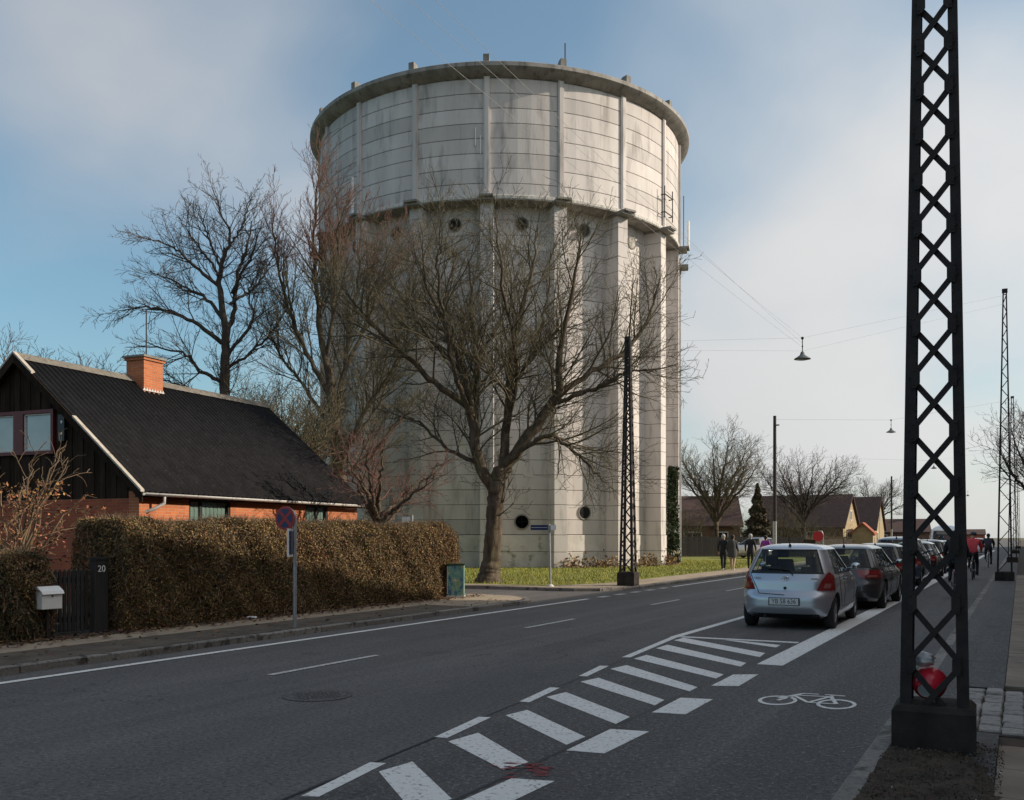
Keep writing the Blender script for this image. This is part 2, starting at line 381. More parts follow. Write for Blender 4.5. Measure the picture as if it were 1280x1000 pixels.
# ------------------------------------------------------------------ mesh helpers
def mesh_np(name, verts, faces_flat, loop_starts, mats, mi=None, smooth=False):
    me = bpy.data.meshes.new(name)
    verts = np.asarray(verts, dtype=np.float32)
    me.vertices.add(len(verts)); me.vertices.foreach_set('co', verts.ravel())
    me.loops.add(len(faces_flat)); me.loops.foreach_set('vertex_index', np.asarray(faces_flat, dtype=np.int32))
    me.polygons.add(len(loop_starts)); me.polygons.foreach_set('loop_start', np.asarray(loop_starts, dtype=np.int32))
    if mi is not None: me.polygons.foreach_set('material_index', np.asarray(mi, dtype=np.int32))
    if smooth: me.polygons.foreach_set('use_smooth', np.ones(len(loop_starts), dtype=bool))
    for m in mats: me.materials.append(MATS[m])
    me.update(calc_edges=True); me.validate()
    return me

def link(name, me, parent=None, loc=(0, 0, 0), rz=0.0):
    o = bpy.data.objects.new(name, me); COL.objects.link(o)
    o.location = loc; o.rotation_euler = (0, 0, rz)
    if parent: o.parent = parent
    return o

def tag(o, label=None, cat=None, group=None, kind=None):
    if label: o['label'] = label
    if cat: o['category'] = cat
    if group: o['group'] = group
    if kind: o['kind'] = kind
    return o

def thing(name, label, cat, loc=(0, 0, 0), rz=0.0, group=None):
    o = link(name, None, None, loc, rz)
    o.empty_display_size = 0.2
    return tag(o, label, cat, group)

def copy_tree(o, parent=None):
    c = o.copy(); COL.objects.link(c)
    c.parent = parent
    for ch in list(o.children): copy_tree(ch, c)
    return c

class MB:
    def __init__(s): s.v = []; s.f = []; s.m = []
    def add(s, vs, fs, mi=0):
        o = len(s.v); s.v += [tuple(p) for p in vs]
        s.f += [tuple(i + o for i in f) for f in fs]; s.m += [mi] * len(fs); return s
    def hexa(s, p, mi=0):   # 8 points: bottom ring ccw, top ring ccw
        return s.add(p, [(3, 2, 1, 0), (4, 5, 6, 7), (0, 1, 5, 4), (1, 2, 6, 5), (2, 3, 7, 6), (3, 0, 4, 7)], mi)
    def box(s, x0, x1, y0, y1, z0, z1, mi=0):
        return s.hexa([(x0, y0, z0), (x1, y0, z0), (x1, y1, z0), (x0, y1, z0), (x0, y0, z1), (x1, y0, z1), (x1, y1, z1), (x0, y1, z1)], mi)
    def bar(s, p, q, w, h, mi=0, side=None, w2=None, h2=None):
        p, q = Vector(p), Vector(q); d = (q - p).normalized()
        a = Vector(side) if side is not None else (Vector((0, 0, 1)) if abs(d.z) < 0.95 else Vector((1, 0, 0)))
        x = d.cross(a).normalized(); y = x.cross(d).normalized()
        w2 = w if w2 is None else w2; h2 = h if h2 is None else h2
        r0 = [p + x * (sx * w / 2) + y * (sy * h / 2) for sx, sy in ((-1, -1), (1, -1), (1, 1), (-1, 1))]
        r1 = [q + x * (sx * w2 / 2) + y * (sy * h2 / 2) for sx, sy in ((-1, -1), (1, -1), (1, 1), (-1, 1))]
        return s.add(r0 + r1, [(0, 1, 2, 3), (7, 6, 5, 4), (0, 4, 5, 1), (1, 5, 6, 2), (2, 6, 7, 3), (3, 7, 4, 0)], mi)
    def tube(s, pts, rads, n=8, mi=0, cap=True):
        pts = [Vector(p) for p in pts]
        if isinstance(rads, (int, float)): rads = [rads] * len(pts)
        vs = []; ref = None
        for i, p in enumerate(pts):
            d = (pts[min(i + 1, len(pts) - 1)] - pts[max(i - 1, 0)]).normalized()
            if ref is None: ref = Vector((0, 0, 1)) if abs(d.z) < 0.9 else Vector((1, 0, 0))
            x = d.cross(ref).normalized(); y = d.cross(x).normalized(); ref = -y if ref.dot(-y) > 0 else y
            x = d.cross(ref).normalized(); y = d.cross(x).normalized()
            for k in range(n):
                a = 2 * math.pi * k / n
                vs.append(p + (x * math.cos(a) + y * math.sin(a)) * rads[i])
        fs = []
        for i in range(len(pts) - 1):
            for k in range(n):
                k2 = (k + 1) % n
                fs.append((i * n + k, i * n + k2, (i + 1) * n + k2, (i + 1) * n + k))
        if cap:
            fs.append(tuple(range(n - 1, -1, -1))); fs.append(tuple((len(pts) - 1) * n + k for k in range(n)))
        return s.add(vs, fs, mi)
    def lathe(s, prof, n=16, c=(0, 0, 0), axis='z', mi=0, cap=True):
        vs = []
        for r, h in prof:
            for k in range(n):
                a = 2 * math.pi * k / n
                p = (r * math.cos(a), r * math.sin(a), h)
                if axis == 'x': p = (p[2], p[0], p[1])
                if axis == 'y': p = (p[1], p[2], p[0])
                vs.append((p[0] + c[0], p[1] + c[1], p[2] + c[2]))
        fs = []
        for i in range(len(prof) - 1):
            for k in range(n):
                k2 = (k + 1) % n
                fs.append((i * n + k, i * n + k2, (i + 1) * n + k2, (i + 1) * n + k))
        if cap:
            fs.append(tuple(range(n - 1, -1, -1))); fs.append(tuple((len(prof) - 1) * n + k for k in range(n)))
        return s.add(vs, fs, mi)
    def ext(s, poly, vec, mi=0):     # polygon extruded along vec
        n = len(poly); vec = Vector(vec)
        a = [Vector(p) for p in poly]; b = [p + vec for p in a]
        fs = [tuple(range(n - 1, -1, -1)), tuple(range(n, 2 * n))]
        fs += [(i, (i + 1) % n, n + (i + 1) % n, n + i) for i in range(n)]
        return s.add(a + b, fs, mi)
    def ball(s, c, r, n=10, m=7, mi=0):
        prof = []
        rx, ry, rz = r if isinstance(r, tuple) else (r, r, r)
        vs = []
        for i in range(1, m):
            t = math.pi * i / m
            for k in range(n):
                a = 2 * math.pi * k / n
                vs.append((c[0] + rx * math.sin(t) * math.cos(a), c[1] + ry * math.sin(t) * math.sin(a), c[2] - rz * math.cos(t)))
        o = len(vs); vs += [(c[0], c[1], c[2] - rz), (c[0], c[1], c[2] + rz)]
        fs = []
        for i in range(m - 2):
            for k in range(n):
                k2 = (k + 1) % n
                fs.append((i * n + k, i * n + k2, (i + 1) * n + k2, (i + 1) * n + k))
        for k in range(n):
            k2 = (k + 1) % n
            fs.append((o, k2, k)); fs.append((o + 1, (m - 2) * n + k, (m - 2) * n + k2))
        return s.add(vs, fs, mi)
    def mesh(s, name, mats, smooth=False, recalc=True):
        me = bpy.data.meshes.new(name)
        me.from_pydata(s.v, [], s.f)
        if isinstance(mats, str): mats = [mats]
        for m in mats: me.materials.append(MATS[m])
        me.polygons.foreach_set('material_index', s.m)
        if recalc:
            bm = bmesh.new(); bm.from_mesh(me); bmesh.ops.recalc_face_normals(bm, faces=bm.faces); bm.to_mesh(me); bm.free()
        if smooth: me.shade_smooth() if smooth is True else me.set_sharp_from_angle(angle=R(smooth))
        if smooth and smooth is not True:
            me.polygons.foreach_set('use_smooth', [True] * len(me.polygons))
            me.set_sharp_from_angle(angle=R(smooth))
        me.update()
        return me
    def build(s, name, mats, parent=None, smooth=False, loc=(0, 0, 0), rz=0.0, bevel=0.0):
        me = s.mesh(name, mats, smooth)
        if bevel:
            bm = bmesh.new(); bm.from_mesh(me)
            es = [e for e in bm.edges if e.calc_face_angle(0) > 0.6]
            bmesh.ops.bevel(bm, geom=es, offset=bevel, segments=2, affect='EDGES', profile=0.6)
            bm.to_mesh(me); bm.free()
        return link(name, me, parent, loc, rz)

def sheet(name, polys, z, material, kind='structure'):
    b = MB()
    for p in polys: b.add([(x, y, z) for x, y in p], [tuple(range(len(p)))])
    me = b.mesh(name, material, recalc=False)
    for pl in me.polygons:
        if pl.normal.z < 0: pl.flip()
    o = link(name, me)
    if kind: o['kind'] = kind
    return o

def text_mesh(txt, size, depth, material):
    cu = bpy.data.curves.new('txt', 'FONT'); cu.body = txt; cu.size = size; cu.extrude = depth
    cu.align_x = 'CENTER'; cu.align_y = 'CENTER'
    o = bpy.data.objects.new('txt', cu); COL.objects.link(o)
    me = bpy.data.meshes.new_from_object(o.evaluated_get(bpy.context.evaluated_depsgraph_get()))
    bpy.data.objects.remove(o); bpy.data.curves.remove(cu)
    me.materials.clear(); me.materials.append(MATS[material])
    return me

# ------------------------------------------------------------------ ground, road, pavements
def arc(cx, cy, r, a0, a1, n=8):
    return [(cx + r * math.cos(R(a0 + (a1 - a0) * i / n)), cy + r * math.sin(R(a0 + (a1 - a0) * i / n))) for i in range(n + 1)]

sheet('ground', [[(-1500, -1500), (1500, -1500), (1500, 1500), (-1500, 1500)]], -0.06, 'terrain')
road_poly = [(-1.0, -60), (-1.0, 600), (-10.7, 600), (-10.7, 28.4)] + arc(-12.7, 28.4, 2.0, 0, -90)[1:] + \
            [(-90, 26.4), (-90, 22.6)] + arc(-12.7, 20.6, 2.0, 90, 0) + [(-10.7, -60)]
road = sheet('road', [road_poly], 0.0, 'asphalt')
sheet('cycle_lane', [[(-1.0, -10), (-1.0, 600), (-5.0, 600), (-5.0, 15.1), (-4.42, 8.6), (-3.95, 4.0), (-3.3, -10)]], 0.004, 'asphalt_dark')

# painted markings, each a part of the road
def mark(name, pts, material='road_paint', z=0.008):
    b = MB(); b.add([(x, y, z) for x, y in pts], [tuple(range(len(pts)))])
    me = b.mesh(name, material, recalc=False)
    for pl in me.polygons:
        if pl.normal.z < 0: pl.flip()
    return link(name, me, road)
def strip(name, x, y0, y1, w, material='road_paint'):
    n = max(1, int((y1 - y0) / 4)); 
    b = MB()
    L_ = [(x - w / 2 + random.uniform(-.004, .004), y0 + (y1 - y0) * i / n, 0.008) for i in range(n + 1)]
    R_ = [(x + w / 2 + random.uniform(-.004, .004), y0 + (y1 - y0) * i / n, 0.008) for i in range(n + 1)]
    b.add(L_ + R_, [(i, n + 1 + i, n + 2 + i, i + 1) for i in range(n)])
    return link(name, b.mesh(name, material, recalc=False), road)
strip('edge_line', -10.12, -40, 23.4, 0.13)
strip('edge_line', -10.12, 30.4, 260, 0.13)
for k in range(5): strip('give_way_dash', -10.12, 24.15 + k * 1.25, 24.75 + k * 1.25, 0.22, 'road_paint_worn')
for k in range(-2, 16): strip('lane_dash', -7.9, 8.75 + k * 6.68, 10.9 + k * 6.68, 0.095, 'road_paint_worn')
bars = [[(-3.97, 5.50), (-3.93, 5.86), (-3.15, 5.14), (-3.22, 4.80)],
        [(-4.06, 6.57), (-4.02, 6.98), (-3.17, 6.24), (-3.22, 5.95)],
        [(-4.19, 7.78), (-4.14, 8.12), (-3.16, 7.25), (-3.17, 6.90)],
        [(-4.30, 8.87), (-4.25, 9.24), (-3.15, 8.24), (-3.14, 7.87)],
        [(-4.41, 9.98), (-4.35, 10.36), (-3.17, 9.26), (-3.15, 8.92)],
        [(-4.51, 11.12), (-4.46, 11.55), (-3.12, 10.22), (-3.11, 9.90)],
        [(-4.61, 12.21), (-4.60, 12.68), (-3.13, 11.30), (-3.12, 10.94)],
        [(-4.75, 13.49), (-4.75, 14.02), (-3.16, 12.48), (-3.13, 12.09)],
        [(-4.86, 14.66), (-4.85, 15.12), (-3.19, 13.66), (-3.15, 13.17)],
        [(-4.19, 15.10), (-3.95, 15.10), (-3.22, 14.78), (-3.21, 14.42)]]
for q in bars: mark('hatch_stripe', q)
mark('hatch_end_line', [(-4.93, 15.16), (-4.93, 15.34), (-3.05, 15.34), (-3.05, 15.16)])
for q in ([(-3.08, 5.00), (-3.06, 5.77), (-2.77, 5.84), (-2.80, 5.06)], [(-3.09, 6.72), (-3.10, 7.65), (-2.77, 7.70), (-2.79, 6.76)],
          [(-3.05, 8.55), (-3.07, 9.47), (-2.75, 9.53), (-2.74, 8.60)], [(-3.02, 10.39), (-3.03, 11.35), (-2.77, 11.52), (-2.74, 10.50)]):
    mark('wide_dash', q)
n = 30
strip('parking_line', -2.85, 12.43, 130, 0.33)
for q in ([(-4.03, 4.75), (-4.19, 5.70), (-4.07, 5.73), (-3.92, 4.79)], [(-4.25, 6.66), (-4.37, 7.60), (-4.26, 7.63), (-4.14, 6.68)],
          [(-4.42, 8.50), (-4.54, 9.46), (-4.43, 9.47), (-4.31, 8.50)], [(-4.61, 10.38), (-4.74, 11.34), (-4.63, 11.37), (-4.51, 10.40)],
          [(-4.81, 12.27), (-5.07, 15.12), (-4.96, 15.14), (-4.70, 12.31)]):
    mark('taper_dash', q)
strip('lane_line', -5.02, 15.14, 130, 0.14)
# the cycle symbol
b = MB()
def flat_ring(cx, cy, rx, ry, w, n=28):
    o = [(cx + rx * math.cos(2 * math.pi * k / n), cy + ry * math.sin(2 * math.pi * k / n), .008) for k in range(n)]
    i = [(cx + (rx - w) * math.cos(2 * math.pi * k / n), cy + (ry - w * 2.0) * math.sin(2 * math.pi * k / n), .008) for k in range(n)]
    b.add(o + i, [(k, (k + 1) % n, n + (k + 1) % n, n + k) for k in range(n)])
def flat_line(p, q, w):
    d = Vector((q[0] - p[0], q[1] - p[1])); nrm = Vector((-d.y, d.x)).normalized() * w / 2
    zc = .008 + 0.0004 * (len(b.v) % 7)
    b.add([(p[0] + nrm.x, p[1] + nrm.y, zc), (p[0] - nrm.x, p[1] - nrm.y, zc), (q[0] - nrm.x, q[1] - nrm.y, zc), (q[0] + nrm.x, q[1] + nrm.y, zc)], [(0, 1, 2, 3)])
flat_ring(-2.16, 9.78, .185, .30, .036); flat_ring(-1.60, 9.82, .185, .30, .036)
for p, q in (((-2.16, 9.78), (-2.02, 10.32)), ((-2.02, 10.32), (-1.86, 10.34)), ((-2.07, 10.15), (-1.86, 9.78)), ((-1.86, 9.78), (-1.60, 9.82)),
             ((-2.06, 10.18), (-1.72, 10.24)), ((-1.86, 9.78), (-1.71, 10.3)), ((-1.72, 10.24), (-1.60, 9.82)), ((-1.80, 10.36), (-1.60, 10.36)), ((-2.18, 9.9), (-2.02, 10.3))):
    flat_line(p, q, .042)
me = b.mesh('bicycle_symbol', 'road_paint', recalc=False)
for pl in me.polygons:
    if pl.normal.z < 0: pl.flip()
link('bicycle_symbol', me, road)
# red paint spilt over one stripe
b = MB()
for k in range(34):
    a = random.uniform(-.6, .9); L_ = random.uniform(.01, .09); w_ = random.uniform(.004, .014)
    cx, cy = -3.10 + random.gauss(0, .12), 6.05 + random.gauss(0, .10)
    dx, dy = math.cos(a) * L_, math.sin(a) * L_
    b.add([(cx - dx - dy * .1, cy - dy, .0125), (cx + w_, cy - w_, .0125), (cx + dx, cy + dy, .0125), (cx - w_, cy + w_ * 1.4, .0125)], [(0, 1, 2, 3)])
me = b.mesh('paint_splash', 'red_paint', recalc=False)
for pl in me.polygons:
    if pl.normal.z < 0: pl.flip()
link('paint_splash', me, road)
# asphalt seams
for x0, y0, x1, y1, w_ in ((-4.0, 3.5, -4.9, 14.5, .025), (-3.13, 3.5, -3.1, 15, .03), (-2.9, 15.6, -1.05, 15.3, .03), (-6.2, 40, -6.3, 60, .02)):
    d = Vector((x1 - x0, y1 - y0)); nn = Vector((-d.y, d.x)).normalized() * w_ / 2
    pts = [(x0, y0)] + [(x0 + d.x * t + random.uniform(-.015, .015), y0 + d.y * t) for t in (.2, .4, .6, .8)] + [(x1, y1)]
    mark('asphalt_seam', [(p[0] + nn.x, p[1] + nn.y) for p in pts] + [(p[0] - nn.x, p[1] - nn.y) for p in reversed(pts)], 'car_trim', .006)
# manhole cover
t = thing('manhole_cover', 'round iron manhole cover set flush in the left traffic lane', 'manhole', (-6.45, 7.85, 0))
b = MB(); b.lathe([(.36, .001), (.36, .007), (.31, .007), (.31, .003)], 32, cap=False); b.build('frame', 'asphalt_dark', t)
b = MB(); b.lathe([(.305, .001), (.305, .007)], 32)
for i in range(-4, 5):
    for j in range(-4, 5):
        if (i * i + j * j) < 18: b.box(i * .06 - .018, i * .06 + .018, j * .06 - .018, j * .06 + .018, .007, .011)
b.build('lid', 'asphalt', t)

# left side: verge, pavement, corner of the side street
sheet('verge', [[(-10.85, -60), (-10.85, 18.5), (-12.0, 18.5), (-12.0, -60)]], 0.10, 'verge')
sheet('pavement', [[(-12.0, -60), (-12.0, 18.5), (-12.75, 18.5), (-12.75, -60)],
                   [(-10.85, 18.5)] + arc(-12.7, 20.6, 1.85, 0, 90) + [(-60, 22.45), (-60, 21.75), (-12.75, 21.75), (-12.75, 18.5)]], 0.10, 'paving_left')
sheet('soil', [[(-12.75, -60), (-12.75, 21.75), (-70, 21.75), (-70, -60)]], 0.10, 'soil')
sheet('pavement', [[(-60, 26.55)] + arc(-12.7, 28.4, 1.85, -90, 0) + [(-10.85, 30), (-12.2, 30), (-13.2, 27.4), (-60, 27.4)],
                   [(-10.85, 30), (-10.85, 420), (-12.3, 420), (-12.2, 30)]], 0.10, 'paving_left')
lawn = sheet('lawn', [[(-12.2, 30), (-13.2, 27.4), (-70, 27.4), (-70, 98), (-12.25, 98)]], 0.10, 'grass_ground')
sheet('far_gardens', [[(-12.3, 98), (-12.3, 420), (-70, 420), (-70, 98)]], 0.09, 'terrain')
# right side: asphalt strip, paving, setts
sheet('footway', [[(-.85, -60), (-.15, -60), (-.15, 8.45), (-.5, 8.5), (-.5, 11.0), (-.15, 11.0), (-.15, 420), (-.85, 420)],
                  [(1.65, -60), (9.0, -60), (9.0, 420), (1.65, 420)]], 0.10, 'asphalt_dark')
paving = sheet('paving', [[(-.15, -60), (1.65, -60), (1.65, 8.45), (-.15, 8.45)], [(-.5, 8.5), (1.65, 8.5), (1.65, 11.0), (-.5, 11.0)],
                          [(-.15, 11.05), (1.65, 11.05), (1.65, 420), (-.15, 420)]], 0.078, 'soil')
from mathutils import noise as mnoise
b = MB(); nx_, ny_ = 36, 220
for j in range(ny_ + 1):
    for i in range(nx_ + 1):
        y = 1.5 + 6.6 * j / ny_
        right = -.16 + .16 * math.sin(y * 1.1) * .6 + .05 * mnoise.noise((y * 3, 0, 0)) - (max(0, y - 6.4) * .22)
        x = -.855 + (right + .855) * i / nx_
        edge = min(1, (nx_ - i) / 5, (ny_ - j) / 6)
        z = .100 + edge * (.018 + .022 * mnoise.noise((x * 4, y * 4, 1)) + .014 * mnoise.noise((x * 13, y * 13, 4)) + .007 * mnoise.noise((x * 40, y * 40, 7)))
        b.v.append((x, y, z))
for j in range(ny_):
    for i in range(nx_): k = j * (nx_ + 1) + i; b.f.append((k, k + 1, k + nx_ + 2, k + nx_ + 1)); b.m.append(0)
o = b.build('bare_earth', 'soil', smooth=True); o['kind'] = 'structure'

def block_mesh(name, sx, sy, sz, material, rough=.012, bev=.012, seed=0):
    rr = random.Random(seed)
    b = MB(); b.box(-sx / 2, sx / 2, -sy / 2, sy / 2, -sz, 0)
    me = b.mesh(name, material)
    bm = bmesh.new(); bm.from_mesh(me)
    for v in bm.verts:
        v.co.x += rr.uniform(-rough, rough); v.co.y += rr.uniform(-rough, rough)
        if v.co.z > -.01: v.co.z += rr.uniform(-rough, rough) * .35
    es = [e for e in bm.edges if all(v.co.z > -sz * .5 for v in e.verts)]
    bmesh.ops.bevel(bm, geom=es, offset=bev, segments=1, affect='EDGES')
    bm.to_mesh(me); bm.free()
    return me
slabs = [block_mesh('paving_slab', .588, .785, .03, 'paving', .003, .004, k) for k in range(3)]
for i in range(3):
    for j in range(58):
        y = -2.0 + j * .8 + (.4 if i % 2 else 0)
        if 8.0 < y < 11.5: continue
        link('paving_slab', random.choice(slabs), paving, (.15 + i * .6, y, .101 + random.uniform(-.003, .003)))
setts = [block_mesh('sett', .158, .222, .06, 'sett_stone', .010, .012, 20 + k) for k in range(5)]
for i in range(12):
    y = 8.62
    while y < 10.95:
        L_ = random.choice((.19, .19, .2))
        link('sett', random.choice(setts), paving, (-.40 + i * .174 + random.uniform(-.005, .005), y + (.1 if i % 2 else 0), .103 + random.uniform(-.006, .006)), random.uniform(-.04, .04) + (math.pi if random.random() < .5 else 0))
        y += .24
kst = [block_mesh('kerb_stone', .15, .93, .18, 'granite', .008, .016, 40 + k) for k in range(4)]
kerb_faces = None
kerb = sheet('kerb', [[(-1.0, -60), (-.85, -60), (-.85, 420), (-1.0, 420)], [(-10.85, -60), (-10.7, -60), (-10.7, 20.6), (-10.85, 20.6)],
                      [(-10.85, 28.4), (-10.7, 28.4), (-10.7, 420), (-10.85, 420)]], 0.08, 'granite')
for j in range(62):
    link('kerb_stone', random.choice(kst), kerb, (-.925, -1.5 + j * .945, .098 + random.uniform(-.01, .004)), math.pi * (j % 2))
for j in range(24):
    link('kerb_stone', random.choice(kst), kerb, (-10.775, -1.5 + j * .945, .098), math.pi * (j % 2))
for j in range(30):
    link('kerb_stone', random.choice(kst), kerb, (-10.775, 28.9 + j * .945, .098), math.pi * (j % 2))
for cy, a0 in ((20.6, 10), (28.4, -80)):
    for k in range(4):
        a = R(a0 + k * 24)
        link('kerb_stone', random.choice(kst), kerb, (-12.7 + 1.925 * math.cos(a), cy + 1.925 * math.sin(a), .097), a)

for y0, y1 in ((26.4, 26.55), (22.45, 22.6)):
    b = MB(); b.box(-60, -12.7, y0, y1, -.05, .094); o = b.build('kerb', 'granite'); o['kind'] = 'structure'
# scattered stuff on the ground: leaves, clods, grass
def leaf_quads(c, n_dir, size, flat=0.0):
    """c: (n,3) centres; random diamond leaves; returns verts, faces"""
    n = len(c)
    a = RNG.normal(size=(n, 3)); a /= np.linalg.norm(a, axis=1)[:, None]
    if flat: a[:, 2] *= (1 - flat); a /= np.linalg.norm(a, axis=1)[:, None] + 1e-9
    h = RNG.normal(size=(n, 3))
    if flat: h[:, 2] *= (1 - flat)
    bvec = np.cross(a, h); 
    if flat:
        bvec = np.cross(np.tile([0, 0, 1.0], (n, 1)) + RNG.normal(size=(n, 3)) * (1 - flat), a)
    bvec /= np.linalg.norm(bvec, axis=1)[:, None] + 1e-9
    s = size * RNG.uniform(.6, 1.35, n)
    a *= s[:, None]; bvec *= (s * .55)[:, None]
    v = np.stack([c - a, c + bvec, c + a, c - bvec], axis=1).reshape(-1, 3)
    return v
def leaf_mesh(name, c, size, mats, mi=None, flat=0.0):
    v = leaf_quads(c, None, size, flat); n = len(c)
    return mesh_np(name, v, np.arange(4 * n), np.arange(n) * 4, mats, mi)

n = 1900
c = np.stack([RNG.normal(-12.75, .26, n), RNG.uniform(4, 22, n), np.full(n, .112) + RNG.uniform(0, .03, n)], 1)
n2 = 160
c2 = np.stack([RNG.uniform(-12.0, -10.9, n2), RNG.uniform(4, 21, n2), np.full(n2, .108)], 1)
o = link('leaf_litter', leaf_mesh('leaf_litter', np.concatenate([c, c2]), .045, ['leaf_litter'], None, .75))
tag(o, 'brown fallen leaves strewn under the hedges along the left pavement', 'leaves', kind='stuff')
n = 9000
yy = RNG.uniform(1.8, 7.9, n); xx = RNG.uniform(-.86, -.10, n)
c = np.stack([xx, yy, np.full(n, .116) + RNG.uniform(0, .02, n)], 1)
o = link('crumbs_of_earth', leaf_mesh('crumbs_of_earth', c, .009, ['soil', 'leaf_litter', 'verge', 'grey_white'], RNG.choice([0, 1, 2, 3], n, p=[.30, .10, .592, .008]), .3))
tag(o, 'crumbs of earth and dead leaf bits around the foot of the near mast', 'debris', kind='stuff')
n = 42000
u = RNG.uniform(0, 1, n)
gx = -12.3 - 26 * RNG.uniform(0, 1, n) ** 1.1; gy = RNG.uniform(27.6, 62, n)
keep = (gx < -13.2 + (gy - 27.4) * .38)
gx, gy = gx[keep], gy[keep]; n = len(gx)
h = RNG.uniform(.035, .11, n); an = RNG.uniform(0, 6.28, n); wd = .014
base = np.stack([gx, gy, np.full(n, .098)], 1)
dx = np.stack([np.cos(an) * wd, np.sin(an) * wd, np.zeros(n)], 1)
tip = base + np.stack([RNG.normal(0, .03, n), RNG.normal(0, .03, n), h], 1)
v = np.stack([base - dx, base + dx, tip], 1).reshape(-1, 3)
o = link('grass', mesh_np('grass', v, np.arange(3 * n), np.arange(n) * 3, ['grass_blade']))
tag(o, 'short green grass on the lawn at the foot of the tower', 'grass', kind='stuff')

# ------------------------------------------------------------------ water tower
TC = (-27.8, 50.91)
trz = math.atan2(-TC[0], TC[1])
tower = thing('water_tower', 'huge round grey concrete water tower with ribs and a wider tank', 'water tower', (*TC, .05), trz)
RT, RW, ZB, ZT = 10.64, 9.72, 18.30, 24.25
NB, PH0, STEP = 18, -3.5, 20.0
def pol(r, deg, z): return (r * math.sin(R(deg)), -r * math.cos(R(deg)), z)
def panel_mesh(name, r, half, h, th, material, seg=5):
    b = MB(); vs = []
    for i in range(seg + 1):
        a = -half + 2 * half * i / seg
        ins = .35 * th
        vs += [pol(r - th, a, 0), pol(r - .012, a, 0.0), pol(r, a, .014), pol(r, a, h - .014), pol(r - .012, a, h), pol(r - th, a, h)]
    fs = []
    for i in range(seg):
        for k in range(5): fs.append((i * 6 + k, (i + 1) * 6 + k, (i + 1) * 6 + k + 1, i * 6 + k + 1))
    fs += [tuple(range(5, -1, -1)), tuple(seg * 6 + k for k in range(6))]
    b.add(vs, fs)
    return b.mesh(name, material)
def cyl(name, r, z0, z1, material, n=108):
    b = MB(); b.lathe([(r, z0), (r, z1)], n, cap=False); return b.build(name, material, tower, smooth=True)
cyl('shaft_core', RW - .03, 0, ZB + .1, 'joint_dark'); cyl('tank_core', RT - .035, ZB, ZT + .2, 'joint_dark')
hb = math.degrees(.33 / RW)
bays = [PH0 + STEP * (k + .5) for k in range(-9, 9)]
vis = [a for a in bays if -97 < a < 97]; hid = [a for a in bays if not -97 < a < 97]
pm_shaft = panel_mesh('wall_panel', RW, STEP / 2 - hb + .2, .742, .1, 'concrete')
pm_plinth = panel_mesh('plinth_panel', RW + .05, STEP / 2 - hb + .2, .835, .14, 'concrete_plinth')
pm_tank = panel_mesh('tank_panel', RT, STEP / 2 - .9, .728, .1, 'concrete')
nS = 22; hS = (ZB - 1.72) / nS; nT = 8; hT = (ZT - ZB - .02) / nT
pm_shaft = panel_mesh('wall_panel', RW, STEP / 2 - hb + .2, hS - .022, .1, 'concrete')
pm_tank = panel_mesh('tank_panel', RT, STEP / 2 - .85, hT - .024, .1, 'concrete')
for a in vis:
    for k in range(2): link('plinth_panel', pm_plinth, tower, (0, 0, k * .855), R(a))
    for k in range(nS): link('wall_panel', pm_shaft, tower, (0, 0, 1.72 + k * hS), R(a))
    for k in range(nT): link('tank_panel', pm_tank, tower, (0, 0, ZB + .02 + k * hT), R(a))
b = MB()
for a in hid:
    for r, z0, hh, nn in ((RW + .05, 0, .855, 2), (RW, 1.72, hS, nS), (RT, ZB + .02, hT, nT)):
        for k in range(nn):
            for i in range(3):
                a0, a1 = a - 9 + 6 * i, a - 3 + 6 * i
                z = z0 + k * hh
                b.add([pol(r, a0, z), pol(r, a1, z), pol(r, a1, z + hh - .012), pol(r, a0, z + hh - .012)], [(0, 1, 2, 3)])
o = b.build('rear_panels', 'concrete', tower); o['kind'] = 'stuff'
# ribs up the shaft, pilasters on the tank, brackets between them, blocks on the roof edge
b = MB()
z = 0.0; k = 0
while z < ZB - .02:
    hh = .855 if z < 1.7 else hS
    g = .03 if z < 1.7 else 0
    b.box(-.33 - g, .33 + g, -(RT + .02 + g), -(RW - .1), z, min(z + hh - .026, ZB - .02)); z += hh
b.box(-.318, .318, -(RT + .008), -(RW - .1), 0, ZB - .02, 1)
rib_me = b.mesh('rib', ['concrete', 'joint_dark'])
b = MB(); b.box(-.15, .15, -(RT + .10), -(RT - .1), ZB + .05, ZT + .05); b.box(-.09, .09, -(RT + .13), -(RT - .1), ZB + .1, ZT)
pil_me = b.mesh('pilaster', 'concrete')
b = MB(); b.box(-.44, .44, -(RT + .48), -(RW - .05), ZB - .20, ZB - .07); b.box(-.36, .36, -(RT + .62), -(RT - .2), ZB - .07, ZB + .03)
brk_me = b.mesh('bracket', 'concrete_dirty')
b = MB(); b.ext([(-.15, -(RT + .45), .2), (-.15, -(RT + .45), .72), (-.15, -(RT + .15), .72), (-.15, -(RT - .6), .3), (-.15, -(RT - .6), .2)], (.3, 0, 0))
blk_me = b.mesh('roof_block', 'concrete_dirty')
for k in range(NB):
    a = PH0 + STEP * k
    link('rib', rib_me, tower, (0, 0, 0), R(a)); link('pilaster', pil_me, tower, (0, 0, 0), R(a))
    link('bracket', brk_me, tower, (0, 0, 0), R(a)); link('roof_block', blk_me, tower, (0, 0, ZT + .25), R(a))
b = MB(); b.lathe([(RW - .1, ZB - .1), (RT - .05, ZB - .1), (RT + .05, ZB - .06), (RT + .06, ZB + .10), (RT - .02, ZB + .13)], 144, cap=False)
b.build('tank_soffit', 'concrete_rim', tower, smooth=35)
b = MB(); b.lathe([(RT + .065, ZB + .0), (RT + .07, ZB + .14), (RT - .02, ZB + .19)], 144, cap=False)
b.build('lime_ledge', 'lime_stain', tower, smooth=35)
